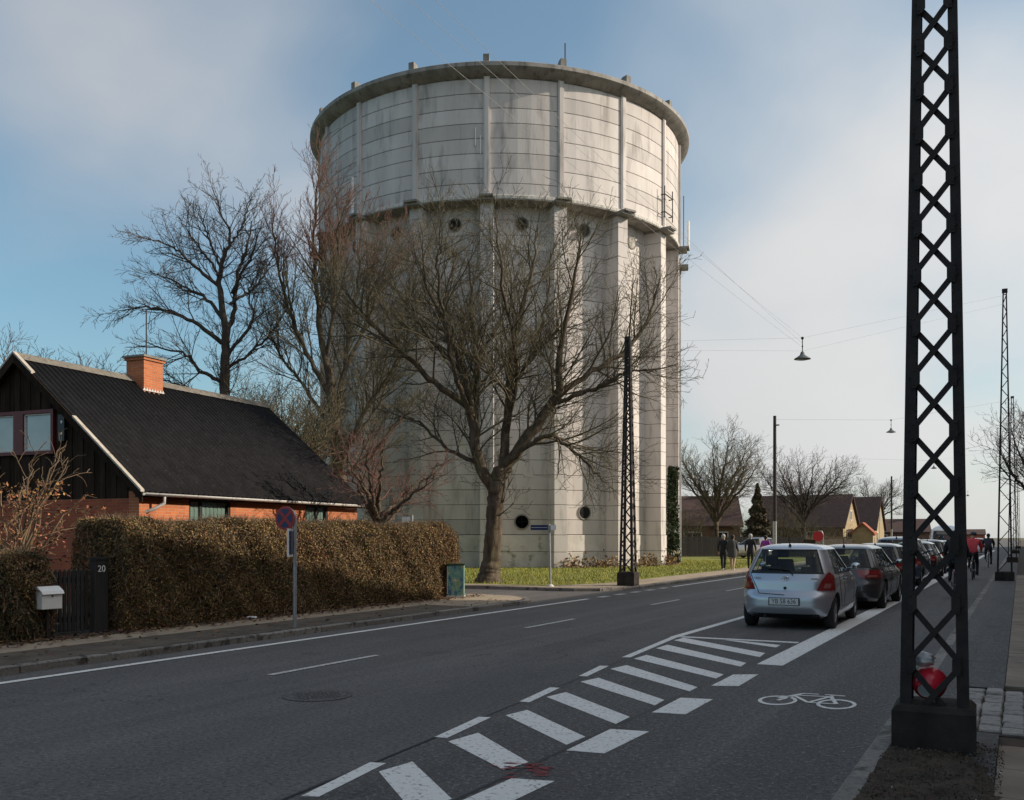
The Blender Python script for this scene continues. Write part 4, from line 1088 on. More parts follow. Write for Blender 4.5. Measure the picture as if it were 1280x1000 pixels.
# ------------------------------------------------------------------ lattice masts
def lattice_mast(name, label, loc, H, w0, taper, blk, full, group=None, rz=0.0, sides=False, zb=.30):
    t = thing(name, label, 'mast', loc, rz, group)
    b = MB(); hb_ = blk / 2
    b.hexa([(-hb_, -hb_, -.1), (hb_, -hb_, -.1), (hb_, hb_, -.1), (-hb_, hb_, -.1)] + [(-hb_, -hb_, zb - .02), (hb_, -hb_, zb - .02), (hb_, hb_, zb - .02), (-hb_, hb_, zb - .02)])
    hb2 = hb_ - .035
    b.hexa([(-hb_, -hb_, zb - .018), (hb_, -hb_, zb - .018), (hb_, hb_, zb - .018), (-hb_, hb_, zb - .018)] + [(-hb2, -hb2, zb + .02), (hb2, -hb2, zb + .02), (hb2, hb2, zb + .02), (-hb2, hb2, zb + .02)])
    b.build('base_block', 'dark_block' if not sides else 'dark_block', t)
    wd = lambda z: max(.10, w0 - taper * (z - zb))
    dp = lambda z: wd(z) * .62 if not sides else wd(z)
    cw0 = .080 if full else .06
    cw = lambda z: max(.045, cw0 - .0028 * (z - zb))
    ztop = H
    for s_ in (-1, 1):
        for f_ in ((-1, 1)):
            b = MB()
            x0o, x0i = s_ * wd(zb) / 2, s_ * (wd(zb) / 2 - cw(zb)); x1o, x1i = s_ * wd(ztop) / 2, s_ * (wd(ztop) / 2 - cw(ztop))
            th = .016
            for (xa, xb, ya, yb) in (('o', 'i', 0, th),):
                y0, y1 = f_ * dp(zb) / 2, f_ * dp(ztop) / 2
                p = [(x0o, y0, zb), (x0i, y0, zb), (x0i, y0 - f_ * th, zb), (x0o, y0 - f_ * th, zb), (x1o, y1, ztop), (x1i, y1, ztop), (x1i, y1 - f_ * th, ztop), (x1o, y1 - f_ * th, ztop)]
                b.hexa(p)
                cy0, cy1 = cw(zb) * .9, cw(ztop) * .9
                p = [(x0o, y0 - f_ * th * 1.02, zb), (x0o - s_ * th, y0 - f_ * th * 1.02, zb), (x0o - s_ * th, y0 - f_ * cy0, zb), (x0o, y0 - f_ * cy0, zb),
                     (x1o, y1 - f_ * th * 1.02, ztop), (x1o - s_ * th, y1 - f_ * th * 1.02, ztop), (x1o - s_ * th, y1 - f_ * cy1, ztop), (x1o, y1 - f_ * cy1, ztop)]
                b.hexa(p)
            b.build('corner_post', 'dark_metal', t)
    if full and not sides:                          # side plates closing the two channels
        for s_ in (-1, 1):
            b = MB(); y0, y1 = dp(zb) / 2 - .1, dp(ztop) / 2 - .05
            b.hexa([(s_ * (wd(zb) / 2 - .018), -y0, zb), (s_ * (wd(zb) / 2 - .026), -y0, zb), (s_ * (wd(zb) / 2 - .026), y0, zb), (s_ * (wd(zb) / 2 - .018), y0, zb),
                    (s_ * (wd(ztop) / 2 - .018), -y1, ztop), (s_ * (wd(ztop) / 2 - .026), -y1, ztop), (s_ * (wd(ztop) / 2 - .026), y1, ztop), (s_ * (wd(ztop) / 2 - .018), y1, ztop)])
            b.build('side_plate', 'dark_metal', t)
    z = zb - .14 if full and not sides else zb + .02; bw_ = .042 if full else .028
    while z < ztop - .25:
        pit = max(.22, wd(z) * .98) if full else max(.3, wd(z) * 1.05)
        z2 = min(z + pit, ztop - .05)
        xa, xb = wd(z) / 2 - cw(z) * .55, wd(z2) / 2 - cw(z2) * .55
        ya, yb = -dp(z) / 2, -dp(z2) / 2
        b = MB(); b.bar((-xa, ya - .006, z), (xb, yb - .006, z2), bw_, .010, side=(0, 1, 0)); b.build('diagonal', 'dark_metal', t)
        if full and not sides:
            for s_ in (-1, 1):
                e = wd(z) / 2 - cw(z); b = MB(); b.ext([(s_ * (e + .03), ya - .0125, z - .075), (s_ * e, ya - .0125, z - .075), (s_ * (e - .028), ya - .0125, z - .04), (s_ * (e - .028), ya - .0125, z + .04), (s_ * e, ya - .0125, z + .075), (s_ * (e + .03), ya - .0125, z + .075)], (0, -.006, 0))
                for rz_ in (-.05, .05): b.ball((s_ * (e + .018), ya - .0185, z + rz_), (.009, .006, .009), 6, 4)
                b.build('gusset_plate', 'dark_metal', t)
        if full or sides: b = MB(); b.bar((xa, ya + .024, z), (-xb, yb + .024, z2), bw_, .010, side=(0, 1, 0)); b.build('diagonal', 'dark_metal', t)
        if sides:
            for s_ in (1,):
                b = MB(); b.bar((s_ * (wd(z) / 2 + .006), -ya - .03, z), (s_ * (wd(z2) / 2 + .006), yb + .03, z2), bw_, .010, side=(1, 0, 0)); b.build('diagonal', 'dark_metal', t)
                b = MB(); b.bar((s_ * (wd(z) / 2 + .006), ya + .03, z), (s_ * (wd(z2) / 2 + .006), -yb - .03, z2), bw_, .010, side=(1, 0, 0)); b.build('diagonal', 'dark_metal', t)
        z = z2 if full else z2
        if not full and not sides:
            z3 = min(z + pit, ztop - .05)
            xc, yc = wd(z3) / 2 - cw(z3) * .55, -dp(z3) / 2
            b = MB(); b.bar((xb, yb - .006, z), (-xc, yc - .006, z3), bw_, .010, side=(0, 1, 0)); b.build('diagonal', 'dark_metal', t); z = z3
    b = MB(); b.box(-.09, .09, -.09, .09, ztop - .002, ztop + .12); b.build('head', 'dark_metal', t)
    return t
lattice_mast('lattice_mast', 'tall black lattice mast rising close by on the right pavement', (-.565, 7.78, .1), 10.4, .465, .0306, .56, True, rz=R(2), zb=.30)
lattice_mast('lattice_mast', 'second black lattice mast on the right pavement, behind the red cyclist', (-.50, 38.2, .1), 10.2, .50, .036, .62, False, 'masts along the right pavement')
lattice_mast('lattice_mast', 'third black lattice mast along the right pavement', (-.45, 66, .1), 10.0, .50, .036, .62, False, 'masts along the right pavement')
lattice_mast('lattice_mast', 'fourth and last but one black lattice mast along the right pavement', (-.40, 101, .1), 10.0, .50, .036, .62, False, 'masts along the right pavement')
lattice_mast('lattice_mast', 'farthest black lattice mast along the right pavement', (-.30, 145, .1), 9.6, .50, .036, .62, False, 'masts along the right pavement')
lattice_mast('lattice_mast', 'slender black lattice mast on the left pavement before the tower', (-11.05, 28.75, .1), 7.8, .46, .040, .56, True, rz=R(4), sides=True, zb=.42)
for (x, y, h, lab) in ((-11.95, 53.4, 8.2, 'slim dark pole with pale foot beside the bare trees right of the tower'), (-12.9, 116, 8.4, 'distant slim pole by the farther yellow gabled house')):
    t = thing('steel_pole', lab, 'pole', (x, y, .1), 0, 'slim poles on the left pavement')
    b = MB(); b.tube([(0, 0, 2.4), (0, 0, h)], [.105, .085], 8); b.build('shaft', 'dark_metal', t)
    b = MB(); b.tube([(0, 0, -.1), (0, 0, 2.399)], [.11, .105], 8); b.build('foot_sleeve', 'galvanised', t)
    b = MB(); b.box(.0, .25, -.02, .02, h - .55, h - .48); b.build('wire_arm', 'dark_metal', t)

# bowl and bag caught in the near mast
t = thing('red_bowl', 'red plastic bowl lying on its side in the foot of the near mast', 'bowl', (-.605, 7.77, .425))
prof = [(.001, -.085), (.056, -.085), (.058, -.078), (.082, -.066), (.103, -.042), (.116, -.008), (.120, .03), (.119, .07), (.113, .07), (.110, -.005), (.08, -.055), (.001, -.07)]
b = MB(); b.lathe(prof, 32, cap=False); bo = b.build('shell', 'red_glossy', t, smooth=50)
bo.rotation_euler = (R(-78), R(6), R(10)); bo.location = (0, 0, .121)
bo.rotation_euler = (R(-66), 0, R(-14))
b = MB(); b.lathe([(.053, -.0865), (.001, -.0865)], 28); bb = b.build('pale_base', 'white_paint', bo)
b = MB()
n1, n2_ = 12, 16; vs = []
rb = random.Random(4)
for i in range(n1 + 1):
    for k in range(n2_):
        a = 2 * math.pi * k / n2_; tt = i / n1
        r_ = .075 * (math.sin(math.pi * (tt * .93 + .05)) ** .6) * (1 + .22 * math.sin(5 * a + 9 * tt) + rb.uniform(-.14, .14))
        vs.append((r_ * math.cos(a), r_ * math.sin(a) * .8, -.05 + .11 * tt))
fs = [(i * n2_ + k, i * n2_ + (k + 1) % n2_, (i + 1) * n2_ + (k + 1) % n2_, (i + 1) * n2_ + k) for i in range(n1) for k in range(n2_)]
fs += [tuple(range(n2_ - 1, -1, -1)), tuple(n1 * n2_ + k for k in range(n2_))]
b.add(vs, fs); ob = b.build('plastic_bag', 'bag_white', loc=(-.64, 7.75, .735), smooth=True)
tag(ob, 'crumpled white plastic bag tucked above the red bowl in the near mast', 'plastic bag')

# ------------------------------------------------------------------ pendant street lamps and wires
def pend(loc, lab):
    t = thing('street_lamp', lab, 'street lamp', loc, 0, 'pendant lamps over the road')
    b = MB(); b.tube([(0, 0, 0), (0, 0, .55)], .015, 6); b.ball((0, 0, .52), .05, 8, 6); b.ball((0, 0, .25), .03, 8, 6); b.build('hanger', 'dark_metal', t)
    b = MB(); b.lathe([(.27, -.17), (.26, -.15), (.16, -.09), (.08, -.03), (.06, .05), (.03, .08)], 24); b.build('shade', 'lamp_shade', t, smooth=40)
    b = MB(); b.lathe([(.20, -.175), (.14, -.20), (.02, -.21)], 20); b.build('lens', 'lamp_glass', t, smooth=True)
lamps = [((-6.33, 32.3, 7.65), 'nearest pendant street lamp hanging from wires over the road'), ((-6.5, 58.2, 7.75), 'second pendant street lamp over the road, left of the near mast'),
         ((-6.6, 90, 7.7), 'third pendant street lamp over the road, seen through the near mast'), ((-6.6, 150, 7.6), 'farthest tiny pendant street lamp over the road')]
for l_, s_ in lamps: pend(l_, s_)
def wire(pts, lab, r=.010, sag=.0):
    b = MB(); P = []
    for i in range(len(pts) - 1):
        a, c_ = Vector(pts[i]), Vector(pts[i + 1])
        for k in range(8):
            q = a.lerp(c_, k / 8); q.z -= sag * 4 * (k / 8) * (1 - k / 8); P.append(q)
    P.append(Vector(pts[-1])); b.tube(P, r, 5)
    tag(b.build('overhead_wire', 'wire'), lab, 'wire', 'overhead wires')
wire([(-11.05, 28.75, 7.85), (-6.33, 32.3, 8.18), (-.5, 38.2, 10.2)], 'wire holding the nearest pendant lamp, from the left mast to the right', .0028)
wire([(-11.05, 28.75, 7.6), (-6.33, 32.3, 7.75), (-.5, 38.2, 9.9)], 'lower wire feeding the nearest pendant lamp', .0024)
wire([(-11.95, 53.4, 8.1), (-6.5, 58.2, 8.28), (-.45, 66, 10.0)], 'wire holding the second pendant lamp', .006)
wire([(-12.3, 86, 8.3), (-6.6, 90, 8.2), (-.40, 101, 10.0)], 'wire holding the third pendant lamp', .007)
wire([(-6.45, -6, 8.3), (-6.33, 32.3, 8.18)], 'uppermost of the three wires crossing the tower', .0026, .25)
wire([(-6.72, -6, 8.05), (-6.42, 32.3, 7.95)], 'middle of the three wires crossing the tower', .0026, .2)
wire([(-6.0, -6, 8.35), (-6.33, 32.3, 8.0)], 'lowest of the three wires crossing the tower', .0026, .2)

# ------------------------------------------------------------------ trees
def tubes_mesh(name, branches, mats):
    groups = {}
    for pts, rad, sides, mi in branches: groups.setdefault((len(pts), sides), []).append((pts, rad, mi))
    V = []; F = []; LS = []; MI = []; off = 0; lo_ = 0
    for (m, k), lst in groups.items():
        P = np.array([q[0] for q in lst], dtype=np.float64); Rr = np.array([q[1] for q in lst]); mi = np.array([q[2] for q in lst])
        B = len(lst)
        T = np.empty_like(P); T[:, 1:-1] = P[:, 2:] - P[:, :-2]; T[:, 0] = P[:, 1] - P[:, 0]; T[:, -1] = P[:, -1] - P[:, -2]
        T /= np.linalg.norm(T, axis=2)[..., None] + 1e-9
        ax = P[:, -1] - P[:, 0]; ref = np.cross(ax, np.array([.31, .57, .76])); ref /= np.linalg.norm(ref, axis=1)[:, None] + 1e-9
        X = np.cross(T, ref[:, None, :]); X /= np.linalg.norm(X, axis=2)[..., None] + 1e-9
        Y = np.cross(T, X)
        a = 2 * np.pi * np.arange(k) / k
        ring = P[:, :, None, :] + Rr[:, :, None, None] * (X[:, :, None, :] * np.cos(a)[None, None, :, None] + Y[:, :, None, :] * np.sin(a)[None, None, :, None])
        V.append(ring.reshape(-1, 3))
        base = off + (np.arange(B) * m * k)[:, None, None]
        i = np.arange(m - 1)[None, :, None] * k; j = np.arange(k)[None, None, :]; j2 = (np.arange(k) + 1) % k; j2 = j2[None, None, :]
        q = np.stack([base + i + j, base + i + j2, base + i + k + j2, base + i + k + j], -1).reshape(-1, 4)
        F.append(q.reshape(-1)); LS.append(lo_ + np.arange(len(q)) * 4); MI.append(np.repeat(mi, (m - 1) * k))
        off += B * m * k; lo_ += len(q) * 4
    return mesh_np(name, np.concatenate(V), np.concatenate(F), np.concatenate(LS), mats, np.concatenate(MI), smooth=True)

def smooth_poly(pts, n):
    """Catmull-Rom through (x, y, z, r) points"""
    P = [np.array(p, float) for p in pts]; P = [2 * P[0] - P[1]] + P + [2 * P[-1] - P[-2]]
    out = []
    segs = len(P) - 3
    for i in range(n + 1):
        t = i / n * segs; k = min(int(t), segs - 1); t -= k
        a, b_, c_, d = P[k:k + 4]
        out.append(.5 * ((2 * b_) + (c_ - a) * t + (2 * a - 5 * b_ + 4 * c_ - d) * t * t + (3 * b_ - a - 3 * c_ + d) * t ** 3))
    return np.array(out)

class Grow:
    def __init__(s, seed, cfg): s.rg = random.Random(seed); s.nr = np.random.default_rng(seed); s.cfg = cfg; s.thick = []; s.thin = []
    def put(s, pts, rad, lvl):
        sides = {0: 28, 1: 12, 2: 5, 3: 4}.get(lvl, 3)
        (s.thick if lvl <= 1 else s.thin).append((pts, rad, sides, 1 if lvl > 2 and pts[0][2] > s.cfg.get('redz', 99) else 0))
    def limb(s, pts, lvl, n=14, t0=.25):
        P = smooth_poly(pts, n); r = np.maximum(P[:, 3] * s.cfg.get('rs', 1), .006); xyz = P[:, :3]
        j = s.nr.normal(0, .035, xyz.shape) * np.minimum(1, np.arange(n + 1) / 4)[:, None] * (1 if lvl else .4); xyz = xyz + j
        s.put(xyz.tolist(), r.tolist(), lvl)
        s.spawn(xyz, r, lvl, t0)
    def spawn(s, xyz, r, lvl, t0):
        c = s.cfg
        if lvl >= c['levels']: return
        L = float(np.linalg.norm(np.diff(xyz, axis=0), axis=1).sum())
        cnt = max(2, int(L * c['dens'][lvl] * s.rg.uniform(.8, 1.2)))
        n = len(xyz) - 1
        for q in range(cnt):
            t = t0 + (1 - t0) * ((q + s.rg.random()) / cnt)
            i = min(int(t * n), n - 1); f = t * n - i
            p = xyz[i] * (1 - f) + xyz[i + 1] * f
            d = xyz[i + 1] - xyz[i]; d /= np.linalg.norm(d) + 1e-9
            rr = r[i] * (1 - f) + r[i + 1] * f
            ang = R(s.rg.uniform(*c['ang']))
            side = np.cross(d, s.nr.normal(size=3)); side /= np.linalg.norm(side) + 1e-9
            nd = d * math.cos(ang) + side * math.sin(ang); nd[2] += c['up'] * s.rg.uniform(.3, 1); nd /= np.linalg.norm(nd)
            ln = min(L, c['maxl'][lvl]) * s.rg.uniform(*c['ratio']) * (1.15 - .55 * t)
            s.branch(p, nd, ln, max(s.cfg.get('rmin', .005), min(rr * .55, ln * .0145)), lvl + 1)
        # leader twig
    def branch(s, p, d, L, r, lvl):
        n = {1: 9, 2: 7, 3: 5}.get(lvl, 3)
        c = s.cfg; pts = [p]; st = L / n; d = d.copy()
        for i in range(n):
            d = d + s.nr.normal(0, c['wig'], 3); d[2] += c['curl'] * (i / n)
            d /= np.linalg.norm(d); p = p + d * st; pts.append(p)
        rad = np.linspace(r, max(.0052, r * .28), n + 1); P = np.array(pts)
        s.put(P.tolist(), rad.tolist(), lvl)
        s.spawn(P, rad, lvl, .18)

def make_tree(name, label, loc, limbs, seed, cfg, bark='bark', twig='twig', group=None, rz=YAW, cat='tree', rough=0.0):
    t = thing(name, label, cat, loc, rz, group)
    g = Grow(seed, cfg)
    for lvl, pts in limbs: g.limb(pts, lvl, 48 if lvl == 0 else 22, .55 if lvl == 0 else .2)
    tm = tubes_mesh('trunk', g.thick, [bark])
    co = np.empty(len(tm.vertices) * 3, dtype=np.float32); tm.vertices.foreach_get('co', co); co = co.reshape(-1, 3)
    nr_ = np.empty(len(tm.vertices) * 3, dtype=np.float32); tm.vertices.foreach_get('normal', nr_); nr_ = nr_.reshape(-1, 3)
    if rough:                                    # ridged bark
        dsp = np.array([mnoise.noise((p[0] * 7, p[1] * 7, p[2] * 1.6)) * .6 + mnoise.noise((p[0] * 17, p[1] * 17, p[2] * 5)) * .4 for p in co.tolist()], dtype=np.float32)
        fade = np.clip((4.6 - co[:, 2]) / 2.5, .25, 1)
        tm.vertices.foreach_set('co', (co + nr_ * (dsp * fade * rough)[:, None]).ravel()); tm.update()
    link('trunk', tm, t)
    link('crown', tubes_mesh('crown', g.thin, [twig, 'twig_red']), t)
    return t, sum((len(q[0]) - 1) * q[2] * 2 for q in g.thick + g.thin)
TRIS = {}
C_BIG = dict(rmin=.0065, levels=4, dens=[2.2, 3.9, 4.3, 4.2], ang=(26, 60), up=.18, maxl=[5, 5.2, 3.0, 1.5], ratio=(.34, .66), wig=.11, curl=.08, rs=.76)
# the big tree in front of the tower (camera-right, depth, height, radius), metres
limbs = [(0, [(-.06, 0, -.15, .68), (-.03, 0, .15, .54), (.02, 0, .6, .43), (.1, 0, 1.5, .37), (.16, 0, 2.5, .36), (.24, 0, 3.3, .37), (.3, 0, 3.9, .26)]),
 (1, [(.1, 0, 3.2, .27), (-.45, -.1, 4.2, .25), (-.68, -.2, 5.75, .21), (-1.03, -.4, 7.5, .16), (-1.77, -.6, 9.15, .10), (-2.5, -.9, 10.9, .03)]),
 (1, [(-.6, -.1, 4.9, .19), (-.46, .3, 6.84, .15), (-.62, .7, 9.0, .10), (-.76, 1.0, 11.3, .03)]),
 (1, [(-.7, -.2, 5.9, .16), (-2.3, -.7, 7.1, .12), (-3.8, -1.2, 8.5, .08), (-4.7, -1.5, 9.5, .03)]),
 (1, [(.3, 0, 3.5, .30), (.75, .1, 4.25, .27), (1.65, .2, 5.45, .23), (2.35, .2, 6.6, .19), (2.4, 0, 8.1, .13), (2.83, -.2, 10.15, .08), (3.04, -.4, 11.85, .03)]),
 (1, [(2.1, .2, 6.2, .16), (3.56, .5, 7.3, .12), (4.6, .8, 7.95, .10), (5.46, .9, 9.1, .07), (5.9, 1.0, 10.6, .025)]),
 (1, [(.4, .1, 3.7, .22), (.62, .4, 6.2, .18), (.76, .6, 8.0, .13), (1.36, .9, 10.6, .07), (1.66, 1.0, 12.4, .025)]),
 (1, [(.5, -.1, 4.0, .14), (1.8, -.7, 4.9, .10), (2.96, -1.2, 4.2, .06), (3.7, -1.5, 3.3, .02)]),
 (1, [(1.9, .2, 6.0, .12), (3.56, -.5, 6.55, .08), (4.7, -.9, 7.0, .045), (5.5, -1.1, 7.0, .02)]),
 (1, [(.65, .45, 6.5, .10), (1.5, 1.2, 8.2, .08), (2.0, 1.7, 10.2, .05), (2.1, 2.0, 11.8, .02)]),
 (1, [(-.6, -.2, 5.4, .13), (-1.2, -1.4, 7.3, .09), (-1.6, -2.2, 9.5, .05), (-1.5, -2.5, 11.2, .02)]),
 (1, [(.53, .27, 5.0, .10), (.75, -.5, 6.0, .10), (.9, -1.2, 7.2, .08), (.5, -2.0, 9.4, .06), (.2, -2.4, 11.6, .02)]),
 (1, [(-.3, -.1, 4.0, .12), (-1.5, .5, 4.6, .08), (-2.6, .9, 5.6, .05), (-3.6, 1.2, 5.8, .02)]),
 (1, [(-1.0, -.3, 7.2, .10), (-2.2, .4, 8.5, .07), (-3.2, .8, 10.0, .04), (-3.6, 1.0, 11.0, .02)])]
_, TRIS['big'] = make_tree('bare_tree', 'big bare tree with thick forked trunk on the lawn before the tower', (-15.93, 28.49, .1), limbs, 21, C_BIG, rough=.07)
C_MID = dict(rmin=.008, levels=4, dens=[2.0, 4.2, 4.8, 4.6], ang=(25, 55), up=.10, maxl=[5, 4.2, 3.0, 1.7], ratio=(.32, .58), wig=.09, curl=.06, rs=.66)
limbs = [(0, [(0, 0, -.1, .5), (0, 0, 2, .42), (0, 0, 6.5, .36), (.05, 0, 9.0, .32), (.1, 0, 11.2, .25)]),
 (1, [(.1, 0, 10.9, .24), (-.17, 0, 12.8, .19), (-.28, .1, 13.6, .16), (-.1, .2, 14.6, .13), (.25, .2, 15.5, .09), (-.15, 0, 16.5, .05), (-.6, 0, 17.8, .02)]),
 (1, [(.1, 0, 10.9, .18), (.42, .2, 12.0, .15), (.56, .3, 13.8, .12), (.9, .4, 14.7, .09), (1.2, .5, 16.3, .03)]),
 (1, [(-.1, 0, 10.5, .16), (-1.5, -.3, 11.5, .12), (-2.8, -.5, 11.9, .09), (-3.85, -.6, 12.0, .05), (-5.1, -.7, 11.8, .02)]),
 (1, [(0, 0, 11.5, .15), (-1.05, .5, 12.7, .11), (-1.9, .8, 13.1, .08), (-3.25, 1.2, 13.8, .05), (-4.2, 1.5, 14.2, .02)]),
 (1, [(-.25, 0, 13.1, .12), (-1.4, -.5, 14.0, .09), (-2.1, -.8, 14.6, .06), (-3.8, -1.0, 15.2, .02)]),
 (1, [(.2, 0, 10.0, .13), (1.5, -.4, 11.4, .09), (1.4, -.6, 12.6, .05), (1.9, -.7, 13.6, .02)]),
 (1, [(-.05, 0, 8.7, .14), (-1.05, -.4, 9.2, .11), (-1.9, -.7, 10.0, .07), (-4.2, -1.2, 10.1, .02)]),
 (1, [(0, 0, 7.8, .12), (-1.4, .6, 8.3, .08), (-3.0, 1.0, 8.9, .05), (-4.4, 1.4, 9.0, .02)]),
 (1, [(.3, 0, 12.3, .10), (1.3, .8, 13.3, .07), (2.0, 1.3, 14.8, .02)]),
 (1, [(.35, .1, 12.8, .10), (1.4, -.5, 14.2, .07), (2.1, -.8, 15.8, .02)]),
 (1, [(-.2, .1, 14.0, .09), (-.9, .5, 15.4, .06), (-1.5, .8, 17.0, .02)]),
 (1, [(-.25, 0, 13.6, .09), (-1.3, .3, 15.0, .06), (-2.4, .5, 16.4, .02)]),
 (1, [(.1, .2, 14.9, .08), (.8, .3, 16.0, .05), (1.2, .4, 17.6, .02)]),
 (1, [(.1, 0, 9.3, .12), (1.2, .5, 10.2, .08), (2.3, .8, 11.4, .05), (2.9, 1.0, 12.6, .02)])]
_, TRIS['t2'] = make_tree('bare_tree', 'tall dark bare tree rising behind the house roof, left of the tower', (-30.8, 31.21, .1), [(l_, [(x * .9, y, z * .955, r_) for x, y, z, r_ in p_]) for l_, p_ in limbs], 31, C_MID, 'bark_dark', 'twig_dark')
C_UP = dict(rmin=.0075, levels=4, dens=[2.2, 4.2, 4.6, 4.4], ang=(18, 46), up=.24, maxl=[5, 5.0, 3.0, 1.6], ratio=(.34, .62), wig=.08, curl=.10, rs=.72, redz=13.0)
limbs = [(0, [(.1, 0, -.1, .55), (.08, 0, 2, .45), (0, 0, 4.1, .40), (-.25, 0, 6.5, .33), (-.5, 0, 9.0, .24)]),
 (1, [(-.5, 0, 8.7, .22), (-.9, .1, 11.0, .17), (-1.15, .1, 13.5, .11), (-1.1, .1, 16.0, .06), (-.9, .2, 17.9, .02)]),
 (1, [(-.25, 0, 6.5, .19), (.2, .4, 9.5, .14), (.65, .7, 12.8, .08), (.8, .9, 15.8, .02)]),
 (1, [(0, 0, 4.6, .20), (.8, -.3, 6.4, .15), (1.9, -.6, 8.0, .10), (3.0, -.9, 9.8, .05), (3.3, -1.0, 11.5, .02)]),
 (1, [(-.35, 0, 7.5, .16), (-1.6, -.4, 10.0, .12), (-2.5, -.7, 13.0, .07), (-2.75, -.8, 15.7, .02)]),
 (1, [(-.2, 0, 6.0, .14), (-1.8, .5, 8.4, .09), (-3.0, .9, 10.0, .05), (-3.6, 1.1, 12.0, .02)]),
 (1, [(.2, .4, 9.0, .13), (1.4, .8, 12.0, .08), (2.2, 1.0, 14.8, .02)]),
 (1, [(-.55, 0, 9.6, .14), (.0, -.7, 12.8, .09), (.1, -1.0, 16.3, .02)]),
 (1, [(.3, -.1, 5.3, .12), (1.6, .8, 7.5, .08), (2.4, 1.3, 10.0, .05), (2.6, 1.6, 12.5, .02)]),
 (1, [(.1, 0, 4.2, .13), (1.3, -.2, 5.0, .09), (2.6, -.4, 6.6, .05), (3.4, -.5, 7.0, .02)])]
_, TRIS['t3'] = make_tree('bare_tree', 'upright bare tree with reddish twigs in front of the tower left edge', (-26.32, 33.59, .1), limbs, 41, C_UP, 'bark', 'twig')
C_SM = dict(levels=4, dens=[2.4, 3.6, 4.4, 4.5], ang=(25, 62), up=.22, maxl=[2, 2.2, 1.3, .7], ratio=(.36, .66), wig=.13, curl=.09)
def auto_limbs(h, spread, trunk_h, r, n, seed, lean=0.0):
    rg = random.Random(seed)
    L_ = [(0, [(0, 0, -.1, r * 1.3), (lean * .2, 0, trunk_h * .5, r), (lean * .5, 0, trunk_h, r * .9), (lean, 0, trunk_h + (h - trunk_h) * .35, r * .6)])]
    for k in range(n):
        a = 2 * math.pi * (k + rg.random() * .7) / n; q = rg.uniform(.45, 1.0); z0 = trunk_h * rg.uniform(.8, 1.15)
        top = h * (1 - .30 * q * q) * rg.uniform(.9, 1.0)
        L_.append((1, [(lean * .4, 0, z0, r * .6), (math.cos(a) * spread * q * .35, math.sin(a) * spread * q * .35, z0 + (top - z0) * .35, r * .45),
                       (math.cos(a) * spread * q * .75, math.sin(a) * spread * q * .75, z0 + (top - z0) * .7, r * .25), (math.cos(a) * spread * q, math.sin(a) * spread * q, top, .015)]))
    return L_
_, TRIS['t4'] = make_tree('fruit_tree', 'small bare fruit tree with tan twigs rising over the long hedge', (-15.9, 22.0, .1), auto_limbs(4.7, 2.0, 1.9, .11, 9, 5), 51, C_SM, 'bark', 'twig_red')
C_FAR = dict(levels=4, dens=[1.8, 3.6, 3.6, 3.2], ang=(25, 58), up=.15, maxl=[5, 4.6, 2.8, 1.5], ratio=(.36, .64), wig=.11, curl=.06, rmin=.009)
for i, (loc, h, sp, th, n_, seed, lab, tw) in enumerate((
    ((-35.9, 26.2), 10.6, 3.0, 4.0, 7, 61, 'dark bare treetop showing over the house ridge at far left', 'twig_dark'),
    ((-31.5, 36.5), 10.5, 3.4, 3.0, 9, 62, 'bare tree between the tall dark tree and the tower', 'twig'),
    ((-26.0, 29.8), 8.2, 2.6, 2.5, 8, 66, 'low bare tree close behind the right end of the house', 'twig'),
    ((-22.4, 78.6), 11.2, 4.6, 3.0, 11, 63, 'broad bare tree right of the tower', 'twig'),
    ((-17.6, 90.3), 10.0, 5.0, 3.2, 11, 64, 'rounded bare tree standing before the brown roofed houses', 'twig_dark'),
    ((-17.3, 138), 10.2, 4.5, 3.5, 9, 65, 'distant pale bare tree right of the yellow gables', 'twig_dark'),
    ((1.2, 62.0), 9.5, 3.4, 3.0, 8, 67, 'bare tree at the right pavement behind the row of masts', 'twig_dark'))):
    make_tree('bare_tree', lab, (*loc, .1), auto_limbs(h, sp, th, .2 if i > 2 else .16, n_, seed), seed + 100, C_FAR, 'bark_dark' if 'dark' in tw else 'bark', tw)
# bush of tan shoots with dead leaves by the gate
t = thing('bare_bush', 'tan leafless bush with dead brown leaves in front of the dark gable', 'bush', (-15.2, 10.4, .1), YAW)
g = Grow(77, dict(levels=3, dens=[2.0, 2.2, 2.6, 3], ang=(22, 62), up=.05, maxl=[2.2, 1.6, .8, .4], ratio=(.35, .62), wig=.13, curl=-.03))
rg = random.Random(9)
for k in range(17):
    a = rg.uniform(0, 6.28); q = rg.uniform(.3, 1.25); h = rg.uniform(2.3, 3.6) * (1 - .18 * q)
    g.limb([(rg.uniform(-.2, .2), rg.uniform(-.2, .2), 0, .03), (math.cos(a) * q * .35, math.sin(a) * q * .35, h * .4, .024), (math.cos(a) * q * .8, math.sin(a) * q * .8, h * .8, .015), (math.cos(a) * q * 1.2, math.sin(a) * q * 1.2, h, .006)], 1, 10)
link('stems', tubes_mesh('stems', g.thick, ['twig_tan']), t); link('twigs', tubes_mesh('twigs', g.thin, ['twig_tan']), t)
tips = np.array([q[0][-1] for q in g.thin]); tips = np.concatenate([np.array(q[0][1:]) for q in g.thin]); tips = tips[(tips[:, 2] < 2.5)]
sel = tips[RNG.choice(len(tips), min(5200, len(tips)), replace=False)] + RNG.normal(0, .05, (min(5200, len(tips)), 3))
link('dead_leaves', leaf_mesh('dead_leaves', sel, .036, ['leaf_rust', 'leaf_litter'], RNG.integers(0, 2, len(sel))), t)
